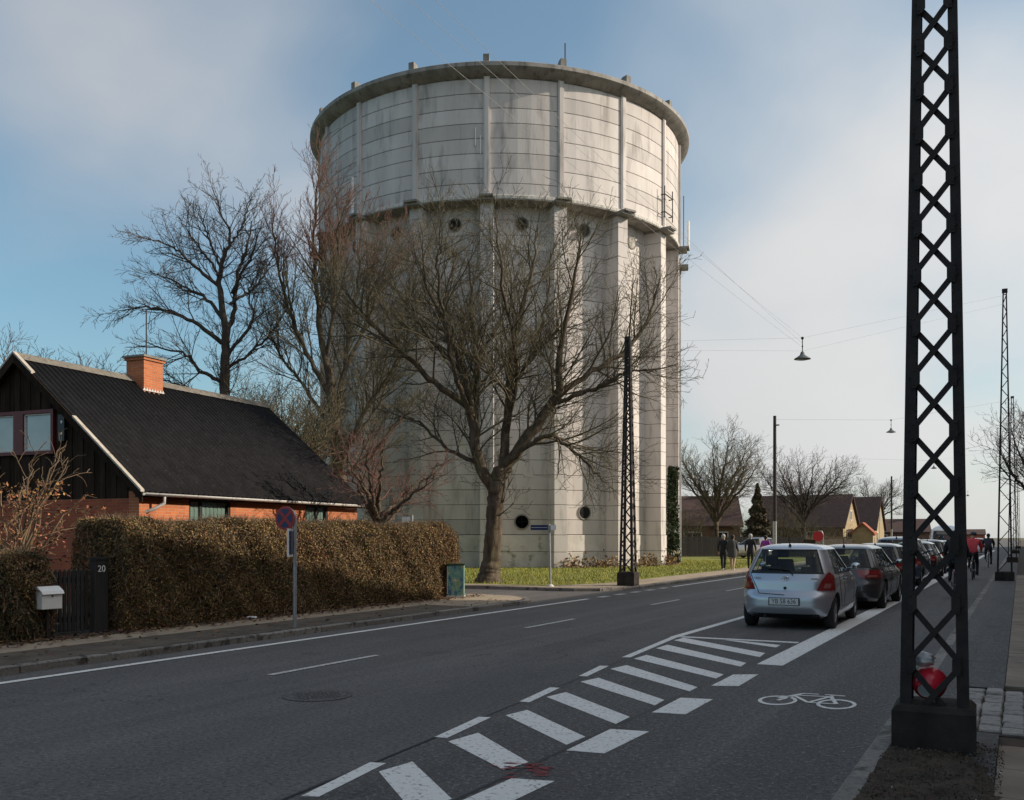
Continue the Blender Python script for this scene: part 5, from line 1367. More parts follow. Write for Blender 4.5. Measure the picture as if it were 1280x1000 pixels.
# conifer
t = thing('conifer', 'dark narrow conifer between the two bare trees right of the tower', 'conifer', (-18.6, 77, .1))
b = MB(); b.tube([(0, 0, -.1), (0, 0, 5.5)], [.16, .03], 8); b.build('trunk', 'bark_dark', t)
n = 9000; q = RNG.uniform(0, 1, n) ** .7; zc = .4 + 5.4 * (1 - q); aa = RNG.uniform(0, 6.28, n)
lay = .75 + .25 * np.sin(zc * 7 + aa * 2); rr_ = (1.75 * q + .05) * lay * RNG.uniform(.55, 1, n)
link('crown', leaf_mesh('crown', np.stack([np.cos(aa) * rr_, np.sin(aa) * rr_, zc - .18 * rr_], 1), .13, ['needle']), t)

# ------------------------------------------------------------------ cars: stacked plan outlines, one rounded rectangle per height
class Body:
    NR, NC, NS, NF = 8, 10, 26, 6
    def __init__(s, **k): s.__dict__.update(k); s.cache = {}
    def val(s, tab, z):
        xs = [q[0] for q in tab]; ys = [q[1] for q in tab]
        return float(np.mean([np.interp(z + e, xs, ys) for e in (-.015, -.005, .005, .015)]))
    def half(s, z):
        key = round(z, 4)
        if key in s.cache: return s.cache[key]
        w, r, f, c = s.val(s.w, z), s.val(s.r, z), s.val(s.f, z), s.val(s.c, z)
        cf = min(c * 1.5, w * .8); P = []
        for i in range(s.NR): P.append(((w - c) * i / s.NR, r))
        for i in range(s.NC): a = math.pi / 2 * i / s.NC; P.append((w - c + c * math.sin(a), r + c - c * math.cos(a)))
        for i in range(s.NS): P.append((w, r + c + (f - cf - r - c) * i / s.NS))
        for i in range(s.NC): a = math.pi / 2 * i / s.NC; P.append((w - cf + cf * math.cos(a), f - cf + cf * math.sin(a)))
        for i in range(s.NF + 1): P.append(((w - cf) * (1 - i / s.NF), f))
        out = []
        ym = s.L * .52
        for x, y in P:
            k = max(0., 1 - (y - r) / .9); kf = max(0., 1 - (f - y) / .9)
            yy = y + .075 * (x / w) ** 2 * k - .16 * (x / w) ** 2 * kf
            xx = x * (1 - .055 * ((y - ym) / (s.L / 2)) ** 2)
            out.append((xx, yy))
        s.cache[key] = (np.array(out), w, r, f, c, cf); return s.cache[key]
    def P(s, i, z):
        A = s.half(z)[0]; sg = 1
        if i < 0: i, sg = -i, -1
        i = min(i, len(A) - 1.0001); k = int(i); f = i - k
        q = A[k] * (1 - f) + A[k + 1] * f
        return Vector((sg * q[0], q[1], z))
    def N(s, i, z):
        a = s.P(i + .05, z) - s.P(i - .05, z); b = s.P(i, z + .01) - s.P(i, z - .01)
        n = a.cross(b); return n.normalized() if n.length > 1e-9 else Vector((0, -1, 0))
    def ix(s, x, z):
        A, w, r, f, c, cf = s.half(z)
        if x <= w - c: return s.NR * x / (w - c)
        return s.NR + s.NC * math.asin(min(1, (x - (w - c)) / c)) / (math.pi / 2)
    def iy(s, y, z):
        A, w, r, f, c, cf = s.half(z)
        if y < r + c: return s.NR + s.NC * math.acos(max(-1, min(1, (r + c - y) / c))) / (math.pi / 2)
        return min(s.NR + s.NC + s.NS * (y - r - c) / (f - cf - r - c), s.NR + s.NC + s.NS + s.NC * .7)
    def ifx(s, x, z):
        A, w, r, f, c, cf = s.half(z); n0 = s.NR + s.NC + s.NS
        if x <= w - cf: return n0 + s.NC + s.NF * (1 - x / (w - cf))
        return n0 + s.NC * math.acos(min(1, (x - (w - cf)) / cf)) / (math.pi / 2)
    def patch(s, b, i0, i1, z0, z1, n=6, m=6, off=0.0, mirror=False, mi=0, thick=0.0):
        for sg in ((1, -1) if mirror else (1,)):
            vs = []
            for a in range(m + 1):
                z = z0 + (z1 - z0) * a / m; A, B = i0(z), i1(z)
                for k in range(n + 1):
                    i = A + (B - A) * k / n
                    p = s.P(i, z) + (s.N(i, z) * off if off else Vector())
                    vs.append((p.x * sg, p.y, p.z))
            fs = [(a * (n + 1) + k, a * (n + 1) + k + 1, (a + 1) * (n + 1) + k + 1, (a + 1) * (n + 1) + k) for a in range(m) for k in range(n)]
            if sg < 0: fs = [tuple(reversed(f)) for f in fs]
            b.add(vs, fs, mi)

def wheel_meshes(r, w):
    b = MB(); b.lathe([(r * .62, -w / 2 + .01), (r * .66, -w / 2), (r * .93, -w / 2 + .004), (r * .99, -w / 2 + .03), (r, 0), (r * .99, w / 2 - .03), (r * .93, w / 2 - .004), (r * .66, w / 2), (r * .62, w / 2 - .01)], 28, axis='x', cap=False)
    ty = b.mesh('tyre', 'rubber', smooth=40)
    b = MB()
    for s_ in (1, -1):
        b.lathe([(r * .64, s_ * (w / 2 - .012)), (r * .58, s_ * (w / 2 - .012)), (r * .55, s_ * (w / 2 - .05))], 28, axis='x', cap=False)
        b.lathe([(r * .56, s_ * (w / 2 - .07)), (.005, s_ * (w / 2 - .07))], 24, axis='x', mi=1)
        b.lathe([(r * .16, s_ * (w / 2 - .06)), (r * .15, s_ * (w / 2 - .012)), (.005, s_ * (w / 2 - .01))], 16, axis='x')
        for k in range(7):
            a = 2 * math.pi * k / 7
            b.bar((s_ * (w / 2 - .03), r * .12 * math.cos(a), r * .12 * math.sin(a)), (s_ * (w / 2 - .03), r * .58 * math.cos(a), r * .58 * math.sin(a)), r * .15, .025, side=(1, 0, 0))
    rm = b.mesh('rim', ['rim_metal', 'interior'], smooth=30)
    return ty, rm

def make_car(name, label, cat, B, paint, spec, loc, rz=0.0, group=None):
    t = thing(name, label, cat, loc, rz, group)
    # ---- lower body, closed, with wheel tunnels cut out
    zs = sorted(set([B.z0 + (B.belt - B.z0) * k / 26 for k in range(27)]))
    nH = len(B.half(zs[0])[0]); vs = []; fs = []; mi = []
    ring = nH * 2 - 2
    for z in zs:
        A = B.half(z)[0]
        vs += [(q[0], q[1], z) for q in A] + [(-q[0], q[1], z) for q in A[-2:0:-1]]
    for a in range(len(zs) - 1):
        for k in range(ring): k2 = (k + 1) % ring; fs.append((a * ring + k, a * ring + k2, (a + 1) * ring + k2, (a + 1) * ring + k)); mi.append(0)
    fs.append(tuple(range(ring - 1, -1, -1))); mi.append(1)
    fs.append(tuple((len(zs) - 1) * ring + k for k in range(ring))); mi.append(1)
    me = bpy.data.meshes.new('body'); me.from_pydata(vs, [], fs)
    for m_ in (paint, 'interior', 'car_trim'): me.materials.append(MATS[m_])
    me.polygons.foreach_set('material_index', mi); me.polygons.foreach_set('use_smooth', [True] * len(mi))
    tmp = bpy.data.objects.new('tmp', me); COL.objects.link(tmp)
    cutters = []
    for y in spec['axles']:
        b = MB(); b.lathe([(spec['wr'] + .055, -1.3), (spec['wr'] + .055, 1.3)], 40, (0, y, spec['wr'] + .015), axis='x', mi=2)
        cm = b.mesh('cut', [paint, 'interior', 'car_trim']); co_ = bpy.data.objects.new('cut', cm); COL.objects.link(co_); cutters.append(co_)
        md = tmp.modifiers.new('b', 'BOOLEAN'); md.operation = 'DIFFERENCE'; md.object = co_; md.solver = 'EXACT'
    bm_me = bpy.data.meshes.new_from_object(tmp.evaluated_get(bpy.context.evaluated_depsgraph_get()))
    bpy.data.objects.remove(tmp)
    for q in cutters: bpy.data.objects.remove(q)
    bm_me.name = 'body'; bm_me.set_sharp_from_angle(angle=R(38))
    body = link('body', bm_me, t)
    # ---- greenhouse
    zt, zb = B.zt, B.belt
    lin = lambda a, c: (lambda z: a + (c - a) * (z - zb) / (zt - zb))
    xr = lin(*spec['rear_x']); yq, y1, y2, ya = (lin(*q) for q in spec['ys']); xf = lin(*spec['front_x'])
    I_r = lambda z: B.ix(xr(z), z)
    I = lambda f: (lambda z: B.iy(f(z), z))
    I_f = lambda z: B.ifx(xf(z), z)
    b = MB()
    for nm_, f0, f1, nn_, mm_ in (('rear_pillar', I_r, I(yq), 12, paint), ('front_pillar', I(ya), I_f, 8, paint), ('centre_pillar', I(y1), I(y2), 2, 'car_trim')):
        b = MB(); B.patch(b, f0, f1, zb, zt, nn_, 8); b.build(nm_, mm_, t, smooth=True)
        b = MB(); B.patch(b, lambda z: -f1(z), lambda z: -f0(z), zb, zt, nn_, 8); b.build(nm_, mm_, t, smooth=True)
    b = MB(); B.patch(b, lambda z: -I_r(z), I_r, zb, zt, 18, 8, off=-.006); b.build('rear_window', 'car_glass', t, smooth=True)
    b = MB(); B.patch(b, I_f, lambda z: B.ifx(0, z), zb, zt, 8, 8, off=-.006, mirror=True); b.build('windscreen', 'car_glass', t, smooth=True)
    for a_, c_ in ((yq, y1), (y2, ya)):
        b = MB(); B.patch(b, I(a_), I(c_), zb, zt, 8, 8, off=-.006); b.build('side_window', 'car_glass', t, smooth=True)
        b = MB(); B.patch(b, lambda z: -I(a_)(z), lambda z: -I(c_)(z), zb, zt, 8, 8, off=-.006); b.build('side_window', 'car_glass', t, smooth=True)
    b = MB(); B.patch(b, lambda z: -I_r(z) - .25, lambda z: I_r(z) + .25, zb - .012, zb + .02, 18, 1, off=.003)
    B.patch(b, lambda z: -I_r(z) - .25, lambda z: I_r(z) + .25, zt - .018, zt + .004, 18, 1, off=.003)
    B.patch(b, lambda z: I_r(z) - .35, lambda z: I_r(z) + .3, zb, zt, 2, 8, off=.003, mirror=True); b.build('rear_window_seal', 'car_trim', t, smooth=True)
    b = MB(); B.patch(b, I(yq), I(ya), zb - .02, zb + .016, 16, 1, off=.004, mirror=True); b.build('side_seal', 'car_trim', t, smooth=True)
    # roof
    A = B.half(zt)[0]; ringp = [(q[0], q[1]) for q in A] + [(-q[0], q[1]) for q in A[-2:0:-1]]
    cy = (A[0][1] + A[-1][1]) / 2; vs = []; fs = []; S_ = [1, .985, .95, .88, .74, .5, .25]
    for s_ in S_:
        zz_ = zt + (B.H - zt) * (1 - s_ ** 3.2) ** .75
        vs += [(x * s_, cy + (y - cy) * s_, zz_) for x, y in ringp]
    vs.append((0, cy, B.H)); m = len(ringp)
    for a in range(len(S_) - 1): fs += [(a * m + k, a * m + (k + 1) % m, (a + 1) * m + (k + 1) % m, (a + 1) * m + k) for k in range(m)]
    fs += [((len(S_) - 1) * m + k, (len(S_) - 1) * m + (k + 1) % m, len(vs) - 1) for k in range(m)]
    b = MB(); b.add(vs, fs); b.build('roof', paint, t, smooth=True)
    yr = A[0][1]
    b = MB(); b.tube([(0, yr + .12, B.H - .045), (0, yr + .02, B.H + .16)], [.008, .004], 6); b.lathe([(.03, B.H - .06), (.018, B.H - .01)], 10, (0, yr + .13, 0)); b.build('roof_aerial', 'car_trim', t)
    # ---- seats seen through the glass
    for x in (-.36, .36):
        for y, zt_ in ((spec['seat'], B.belt + .22), (spec['seat'] - .95, B.belt + .10)):
            b = MB(); b.hexa([(x - .25, y - .07, B.belt - .3), (x + .25, y - .07, B.belt - .3), (x + .25, y + .07, B.belt - .3), (x - .25, y + .07, B.belt - .3), (x - .19, y - .15, zt_), (x + .19, y - .15, zt_), (x + .19, y - .05, zt_), (x - .19, y - .05, zt_)])
            b.box(x - .11, x + .11, y - .15, y - .07, zt_ + .03, zt_ + .19); b.build('seat', 'interior', t, bevel=.02)
    # ---- rear lights, seams, plate, trim
    for sg in (1, -1):
        L_ = spec['light']; z0, z1 = L_['z']
        ixl = lambda z: B.ix(np.interp(z, *L_['x_in']), z); iyl = lambda z: B.iy(np.interp(z, *L_['y_out']), z)
        b = MB()
        if sg > 0: B.patch(b, ixl, iyl, z0, z1, 14, 10, off=.010)
        else: B.patch(b, lambda z: -iyl(z), lambda z: -ixl(z), z0, z1, 14, 10, off=.010)
        lo_ = b.build('tail_light', 'tail_red', t, smooth=True)
        zc0, zc1 = z0 + (z1 - z0) * .12, z0 + (z1 - z0) * .38
        b = MB(); f0 = lambda z: ixl(z) + (iyl(z) - ixl(z)) * .25; f1 = lambda z: ixl(z) + (iyl(z) - ixl(z)) * .62
        if sg > 0: B.patch(b, f0, f1, zc0, zc1, 6, 3, off=.013)
        else: B.patch(b, lambda z: -f1(z), lambda z: -f0(z), zc0, zc1, 6, 3, off=.013)
        b.build('lens', 'tail_clear', lo_, smooth=True)
    def seam(pts, r=.006, name_='seam', m_='car_trim', par=None):
        b = MB(); P_ = []
        for (x0, za), (x1, zb_) in zip(pts[:-1], pts[1:]):
            for k in range(6): x = x0 + (x1 - x0) * k / 6; z = za + (zb_ - za) * k / 6; i = math.copysign(B.ix(abs(x), z), x); P_.append(B.P(i, z) + B.N(i, z) * .001)
        b.tube(P_, r, 5); b.build(name_, m_, par or t)
    hx = spec['hatch']
    seam([(-hx[0][0], hx[0][1])] + [(-x, z) for x, z in hx[1:]] + [(x, z) for x, z in reversed(hx[1:])] + [(hx[0][0], hx[0][1])], .007, 'hatch_seam')
    # side: door seams, handles, sill
    def sseam(pts, sg, r=.005):
        b = MB(); P_ = []
        for (ya_, za), (yb_, zb_) in zip(pts[:-1], pts[1:]):
            for k in range(6): y = ya_ + (yb_ - ya_) * k / 6; z = za + (zb_ - za) * k / 6; i = B.iy(y, z); q = B.P(i, z) + B.N(i, z) * .001; P_.append((q.x * sg, q.y, q.z))
        b.tube(P_, r, 5); b.build('door_seam', 'car_trim', t)
    d0, d1, d2 = spec['doors']
    for sg in (1, -1):
        sseam([(d0 + .12, zb), (d0, .75), (d0 + .25, .38), (d2, .36), (d2 + .02, zb - .05)], sg); sseam([(d1, .36), (d1, zb)], sg)
        for y in (d0 + .22, d1 + .14):
            q = B.P(B.iy(y, zb - .12), zb - .12)
            b = MB(); b.box(min(q.x * sg, (q.x + .03) * sg), max(q.x * sg, (q.x + .03) * sg), y - .09, y + .09, zb - .135, zb - .105); b.build('door_handle', paint, t, bevel=.008)
        q = B.P(B.iy(spec['mirror'], zb + .03), zb + .03)
        b = MB(); b.ball(((q.x + .13) * sg, spec['mirror'], zb + .09), (.085, .05, .06), 12, 8); b.bar((q.x * sg * .97, spec['mirror'] + .02, zb + .03), ((q.x + .1) * sg, spec['mirror'], zb + .06), .06, .04)
        mo = b.build('wing_mirror', paint, t, smooth=True)
        b = MB(); b.ball(((q.x + .13) * sg, spec['mirror'] - .045, zb + .09), (.07, .016, .048), 12, 6); b.build('mirror_glass', 'chrome', mo, smooth=True)
    pz = spec['plate_z']; q = B.P(0, pz); nrm = B.N(0, pz); pl_y = B.P(B.ix(.25, pz), pz).y - q.y
    b = MB(); b.box(-.27, .27, -.022, .0, -.068, .068); b.build('plate_frame', 'car_trim', t, loc=(0, q.y - .008, pz))
    b = MB(); b.box(-.252, .252, -.0265, -.0225, -.056, .056); po = b.build('number_plate', 'plate_white', t, loc=(0, q.y - .008, pz))
    if spec.get('plate'):
        tm = link('plate_text', text_mesh(spec['plate'], .115, .001, 'text_black'), po, (0, -.0278, 0)); tm.rotation_euler = (R(90), 0, 0); tm.scale = (.88, 1, 1)
    b = MB(); B.patch(b, lambda z: -B.ix(.62, z), lambda z: B.ix(.62, z), B.z0 + .005, B.z0 + .09, 16, 2, off=.006); b.build('bumper_insert', 'car_trim', t, smooth=True)
    if spec.get('wiper'):
        z = zb + .03; b = MB(); P_ = []
        for k in range(9):
            x = -.34 + .42 * k / 8; z_ = zb + .075 - .035 * (k / 8) ** 2; i = math.copysign(B.ix(abs(x), z_), x); P_.append(B.P(i, z_) + B.N(i, z_) * .02)
        P_.append(B.P(B.ix(.13, zb - .03), zb - .03) + Vector((0, -.03, 0)))
        b.tube(P_, .012, 6); b.build('rear_wiper', 'car_trim', t)
    if spec.get('badge'):
        zc = spec['badge']; y0 = B.P(0, zc).y - .012
        b = MB()
        def ell(rx, rz_, cz):
            P_ = [(rx * math.cos(2 * math.pi * k / 24), y0, zc + cz + rz_ * math.sin(2 * math.pi * k / 24)) for k in range(25)]; b.tube(P_, .006, 6, cap=False)
        ell(.062, .042, 0); ell(.020, .040, 0); ell(.044, .014, .018)
        b.build('badge', 'chrome', t)
        b = MB(); b.lathe([(.028, -.012), (.022, -.022), (.004, -.022)], 14, (0, B.P(0, zc - .17).y, zc - .17), axis='y'); b.build('hatch_lock', 'car_trim', t)
        tm = link('model_lettering', text_mesh('YARIS', .055, .002, 'chrome'), t, (-.50, B.P(B.ix(.5, zc), zc).y - .012, zc)); tm.rotation_euler = (R(90), 0, R(-12))
        b = MB(); b.box(.44, .58, -.004, 0, -.012, .012); b.build('trim_lettering', 'chrome', t, loc=(0, B.P(B.ix(.5, zc), zc).y - .006, zc))
    # underside pieces and wheels
    b = MB(); b.tube([(-.35, .12, .24), (-.35, .7, .26)], .055, 10); b.tube([(-.35, .05, .24), (-.35, .14, .24)], .028, 8); b.box(-.55, .55, spec['axles'][0] - .05, spec['axles'][0] + .05, .25, .32); b.build('exhaust', 'dark_metal', t)
    ty, rm = wheel_meshes(spec['wr'], spec.get('ww', .19))
    for y in spec['axles']:
        for sg in (1, -1):
            wo = link('wheel', ty, t, (sg * spec['track'], y, spec['wr'])); link('rim', rm, wo)
    return t

def hatch_body(L=3.75, W=.848, H=1.53):
    k = L / 3.75; q = W / .848; h = H / 1.53
    T = lambda tab, s: [(z * h, v * s) for z, v in tab]
    return Body(L=L, H=H, z0=.19 * h, belt=1.0 * h, zt=1.42 * h,
        w=T([(.19, .74), (.26, .80), (.40, .835), (.60, .848), (.80, .842), (.92, .815), (1.0, .785), (1.42, .615)], q),
        r=[(z * h, v) for z, v in ((.19, .16), (.25, .05), (.38, .0), (.56, .005), (.63, .04), (.68, .085), (.85, .10), (1.0, .15), (1.42, .40))],
        f=T([(.19, 3.60), (.3, 3.72), (.5, 3.75), (.64, 3.70), (.76, 3.52), (.84, 3.28), (.92, 3.0), (1.0, 2.78), (1.42, 2.02)], k),
        c=[(z * h, v) for z, v in ((.19, .30), (.5, .36), (.8, .34), (1.0, .27), (1.42, .20))])
HS = dict(axles=(.58, 3.04), wr=.295, track=.705, ww=.18, seat=1.75, rear_x=(.665, .50), front_x=(.66, .50), ys=((.62, .78), (1.28, 1.32), (1.36, 1.42), (2.52, 1.85)),
          light=dict(z=(.70, 1.02), x_in=((.70, .86, 1.02), (.57, .64, .735)), y_out=((.70, .95, 1.02), (.36, .40, .30))),
          hatch=[(.685, 1.0), (.52, .70), (.49, .635), (0, .615)], doors=(.86, 1.34, 2.50), mirror=2.32, plate_z=.50, wiper=True)
s1 = dict(HS, plate='YB 58 636', badge=.905)
make_car('parked_car', 'silver hatchback with white number plate, first in the parked row', 'car', hatch_body(), 'car_silver', s1, (-3.72, 17.35, 0), R(.5), 'cars parked along the street')
def wagon_body():
    return Body(L=4.7, H=1.48, z0=.20, belt=.96, zt=1.37,
        w=[(.20, .78), (.28, .84), (.45, .875), (.62, .885), (.80, .872), (.96, .815), (1.37, .625)],
        r=[(.20, .14), (.27, .04), (.40, .0), (.58, .01), (.66, .06), (.80, .09), (.96, .17), (1.37, .48)],
        f=[(.20, 4.55), (.35, 4.68), (.55, 4.70), (.68, 4.62), (.78, 4.3), (.86, 3.85), (.96, 3.42), (1.37, 2.55)],
        c=[(.20, .30), (.5, .38), (.8, .36), (.96, .28), (1.37, .2)])
WS = dict(axles=(.98, 3.68), wr=.315, track=.765, ww=.2, seat=2.35, rear_x=(.67, .50), front_x=(.68, .50), ys=((.55, .85), (1.78, 1.8), (1.88, 1.9), (3.1, 2.35)),
          light=dict(z=(.72, .90), x_in=((.72, .90), (.44, .36)), y_out=((.72, .9), (.48, .55))),
          hatch=[(.685, .955), (.56, .72), (.54, .56), (0, .53)], doors=(1.12, 1.84, 2.95), mirror=2.95, plate_z=.66, wiper=True)
make_car('parked_car', 'dark grey estate car parked ahead of the silver hatchback', 'car', wagon_body(), 'car_grey', WS, (-3.62, 22.6, 0), R(-.6), 'cars parked along the street')
make_car('parked_car', 'black hatchback parked third in the row', 'car', hatch_body(4.05, .86, 1.47), 'car_black', dict(HS, axles=(.6, 3.2), ys=((.62, .78), (1.36, 1.4), (1.44, 1.5), (2.72, 2.0)), doors=(.9, 1.42, 2.7), mirror=2.5), (-3.72, 28.9, 0), 0, 'cars parked along the street')
make_car('parked_car', 'tall grey blue car parked fourth in the row', 'car', hatch_body(4.2, .88, 1.66), 'car_blue', dict(HS, axles=(.62, 3.35), hatch=[(.685, 1.08), (.52, .78), (.49, .68), (0, .66)], plate_z=.56), (-3.75, 34.6, 0), 0, 'cars parked along the street')
make_car('parked_car', 'black estate car parked fifth in the row', 'car', wagon_body(), 'car_black', WS, (-3.7, 40.0, 0), 0, 'cars parked along the street')
make_car('parked_car', 'grey hatchback parked sixth in the row', 'car', hatch_body(), 'car_grey', HS, (-3.72, 46.4, 0), 0, 'cars parked along the street')
make_car('parked_car', 'dark estate car parked seventh in the row, seen through the near mast', 'car', wagon_body(), 'car_black', WS, (-3.7, 51.8, 0), 0, 'cars parked along the street')
def van_body():
    return Body(L=5.0, H=2.45, z0=.25, belt=1.35, zt=2.05,
        w=[(.25, .88), (.4, .95), (.9, .97), (1.35, .95), (2.05, .86)], r=[(.25, .06), (.5, 0), (1.35, .04), (2.05, .12)],
        f=[(.25, 4.85), (.5, 5.0), (.95, 4.95), (1.15, 4.6), (1.35, 4.2), (2.05, 3.5)], c=[(.25, .2), (1.35, .18), (2.05, .16)])
make_car('parked_van', 'tall white van with dark rear window, farther down the parked row', 'van', van_body(), 'car_white',
         dict(axles=(.95, 3.9), wr=.33, track=.82, ww=.21, seat=3.0, rear_x=(.78, .70), front_x=(.8, .7), ys=((.5, .5), (2.4, 2.4), (2.6, 2.6), (3.9, 3.3)),
              light=dict(z=(.85, 1.25), x_in=((.85, 1.25), (.80, .80)), y_out=((.85, 1.25), (.2, .2))), hatch=[(.8, 1.35), (.8, .6), (.78, .5), (0, .5)], doors=(1.4, 2.5, 3.9), mirror=3.9, plate_z=.75), (-4.5, 70, 0), 0)
make_car('parked_car', 'distant white car beyond the cyclists at the end of the street', 'car', hatch_body(), 'car_white', HS, (-3.6, 98, 0), 0)
make_car('parked_car', 'distant silver car half hidden behind the walkers left of the silver hatchback', 'car', hatch_body(), 'car_silver', HS, (-15.5, 69, .1), R(70))

# ------------------------------------------------------------------ people and bicycles
def person(name, label, J, mats, hair, loc, rz, hat=None, bag=None, bulk=1.0):
    """J: joints -> (x, y, z); the body is one skinned surface, coloured by the nearest bone"""
    rad = dict(pelvis=.125, waist=.12, chest=.15, neckb=.075, neck=.055, head=.085, crown=.06,
               sl=.075, el=.05, wl=.035, hl=.036, sr=.075, er=.05, wr=.035, hr=.036, hipl=.10, kl=.068, al=.045, tl=.04, hipr=.10, kr=.068, ar=.045, tr=.04)
    E_ = [('pelvis', 'waist', 1), ('waist', 'chest', 1), ('chest', 'neckb', 1), ('neckb', 'neck', 2), ('neck', 'head', 2), ('head', 'crown', 2),
          ('chest', 'sl', 1), ('sl', 'el', 1), ('el', 'wl', 1), ('wl', 'hl', 2), ('chest', 'sr', 1), ('sr', 'er', 1), ('er', 'wr', 1), ('wr', 'hr', 2),
          ('pelvis', 'hipl', 0), ('hipl', 'kl', 0), ('kl', 'al', 0), ('al', 'tl', 3), ('pelvis', 'hipr', 0), ('hipr', 'kr', 0), ('kr', 'ar', 0), ('ar', 'tr', 3)]
    for k_ in ('waist', 'chest', 'sl', 'sr', 'el', 'er', 'neckb'): rad[k_] *= bulk
    rad['pelvis'] *= (1 + bulk) / 2
    names = list(J.keys()); bm = bmesh.new(); sl = bm.verts.layers.skin.verify()
    bv = {}
    for n_ in names:
        v = bm.verts.new(J[n_]); v[sl].radius = (rad[n_] * (1.0), rad[n_] * (.8 if n_ in ('pelvis', 'waist', 'chest') else 1)); v[sl].use_root = (n_ == 'pelvis'); bv[n_] = v
    for a, c_, _ in E_: bm.edges.new((bv[a], bv[c_]))
    me = bpy.data.meshes.new('figure'); bm.to_mesh(me); bm.free()
    o = bpy.data.objects.new('tmp', me); COL.objects.link(o)
    o.modifiers.new('s', 'SKIN').use_smooth_shade = True
    sb_ = o.modifiers.new('u', 'SUBSURF'); sb_.levels = 2; sb_.render_levels = 2
    m2 = bpy.data.meshes.new_from_object(o.evaluated_get(bpy.context.evaluated_depsgraph_get())); bpy.data.objects.remove(o)
    b = MB(); vs = [tuple(v.co) for v in m2.vertices]; mids = []
    for p in m2.polygons:
        c_ = p.center; best = (9, 0)
        for a, d_, k in E_:
            A, B_ = Vector(J[a]), Vector(J[d_]); ab = B_ - A; tt = max(0, min(1, (c_ - A).dot(ab) / max(ab.dot(ab), 1e-9)))
            ds = (c_ - A - ab * tt).length / (rad[a] + (rad[d_] - rad[a]) * tt)
            if ds < best[0]: best = (ds, k)
        mids.append(best[1])
    b.v = vs; b.f = [tuple(p.vertices) for p in m2.polygons]; b.m = mids
    for s_ in 'lr':                               # five fingers of different lengths on each hand, one thumb off the palm's side
        h = Vector(J['h' + s_]); wr_ = Vector(J['w' + s_]); d = (h - wr_).normalized(); sd = d.cross(Vector((0, 1, 0.01))).normalized()
        for k, ln in enumerate((.062, .075, .080, .072, .055)):
            if k == 0: p0 = h - d * .02 + sd * .03; q1 = p0 + (d * .5 + sd * .75).normalized() * ln * .6; q2 = q1 + d * ln * .45
            else: p0 = h + d * .02 + sd * (.03 - k * .017); q1 = p0 + d * ln * .55; q2 = q1 + (d * .8 + Vector((0, .5, 0))).normalized() * ln * .45
            b.tube([p0, q1, q2], [.010, .009, .007], 5, 2)
    hd = Vector(J['head']); fw = (Vector(J.get('face', (0, 1, 0)))) if False else Vector((0, 1, 0))
    b.tube([hd + Vector((0, .075, .02)), hd + Vector((0, .108, -.012)), hd + Vector((0, .085, -.02))], [.010, .014, .010], 6, 2)    # nose
    for sx_ in (-1, 1): b.ball((hd.x + sx_ * .083, hd.y - .005, hd.z + .0), (.012, .025, .034), 8, 6, 2)
    t = link(name, b.mesh(name, mats, smooth=True), None, loc, rz); tag(t, label, 'person')
    if hat:
        b = MB(); b.lathe([(.113, -.01), (.118, .03), (.10, .085), (.06, .12), (.005, .13)], 16, (hd.x, hd.y - .005, hd.z + .03)); b.build('helmet', hat, t, smooth=True)
    else:
        b = MB(); b.ball((hd.x, hd.y - .018, hd.z + .035), (.095, .098, .10), 14, 10); b.ball((hd.x, hd.y - .05, hd.z - .02), (.078, .055, .09), 12, 8); b.build('hair', hair, t, smooth=True)
    if bag: bag(t)
    return t
def walk(h=1.7, step=.22, arm=.15):
    s = h / 1.7
    J = dict(pelvis=(0, 0, .93), waist=(0, .01, 1.08), chest=(0, .02, 1.28), neckb=(0, .02, 1.40), neck=(0, .03, 1.48), head=(0, .045, 1.585), crown=(0, .035, 1.645),
             sl=(-.17, .02, 1.37), el=(-.225, -arm * .4, 1.12), wl=(-.235, arm * .3, .90), hl=(-.235, arm * .5, .83), sr=(.17, .02, 1.37), er=(.225, arm * .4 - .05, 1.12), wr=(.235, arm * 1.2, .92), hr=(.235, arm * 1.5, .86),
             hipl=(-.09, .0, .86), kl=(-.10, step * .75, .50), al=(-.10, step, .085), tl=(-.105, step + .14, .04), hipr=(.09, 0, .86), kr=(.10, -step * .2, .49), ar=(.10, -step * 1.1, .11), tr=(.105, -step * 1.1 + .14, .04))
    return {k: (v[0] * s, v[1] * s, v[2] * s) for k, v in J.items()}
person('person', 'walker in black jacket and trousers, leftmost of the pair on the left pavement', walk(1.66), ['cloth_black', 'cloth_black', 'skin', 'shoe_white'], 'hair_grey', (-12.1, 43.6, .1), R(2))
def coat(t):
    b = MB(); b.lathe([(.20, .62), (.215, .75), (.19, 1.0), (.185, 1.2), (.16, 1.36), (.09, 1.43)], 16, cap=False); b.build('coat', 'cloth_grey', t, smooth=True)
person('person', 'walker in long dark grey coat, right one of the pair on the left pavement', walk(1.64, .18), ['cloth_tan', 'cloth_grey', 'skin', 'shoe_white'], 'hair_dark', (-11.62, 43.4, .1), R(-3), bag=coat)
person('person', 'lone walker dressed in black with pale hair on the left pavement', walk(1.68, .12), ['cloth_black', 'cloth_black', 'skin', 'shoe_white'], 'hair_grey', (-11.3, 45.4, .1), R(4))
person('person', 'walker in purple jacket just left of the silver hatchback', walk(1.62, .2), ['cloth_black', 'cloth_purple', 'skin', 'shoe_white'], 'hair_dark', (-11.1, 47.6, .1), R(0))

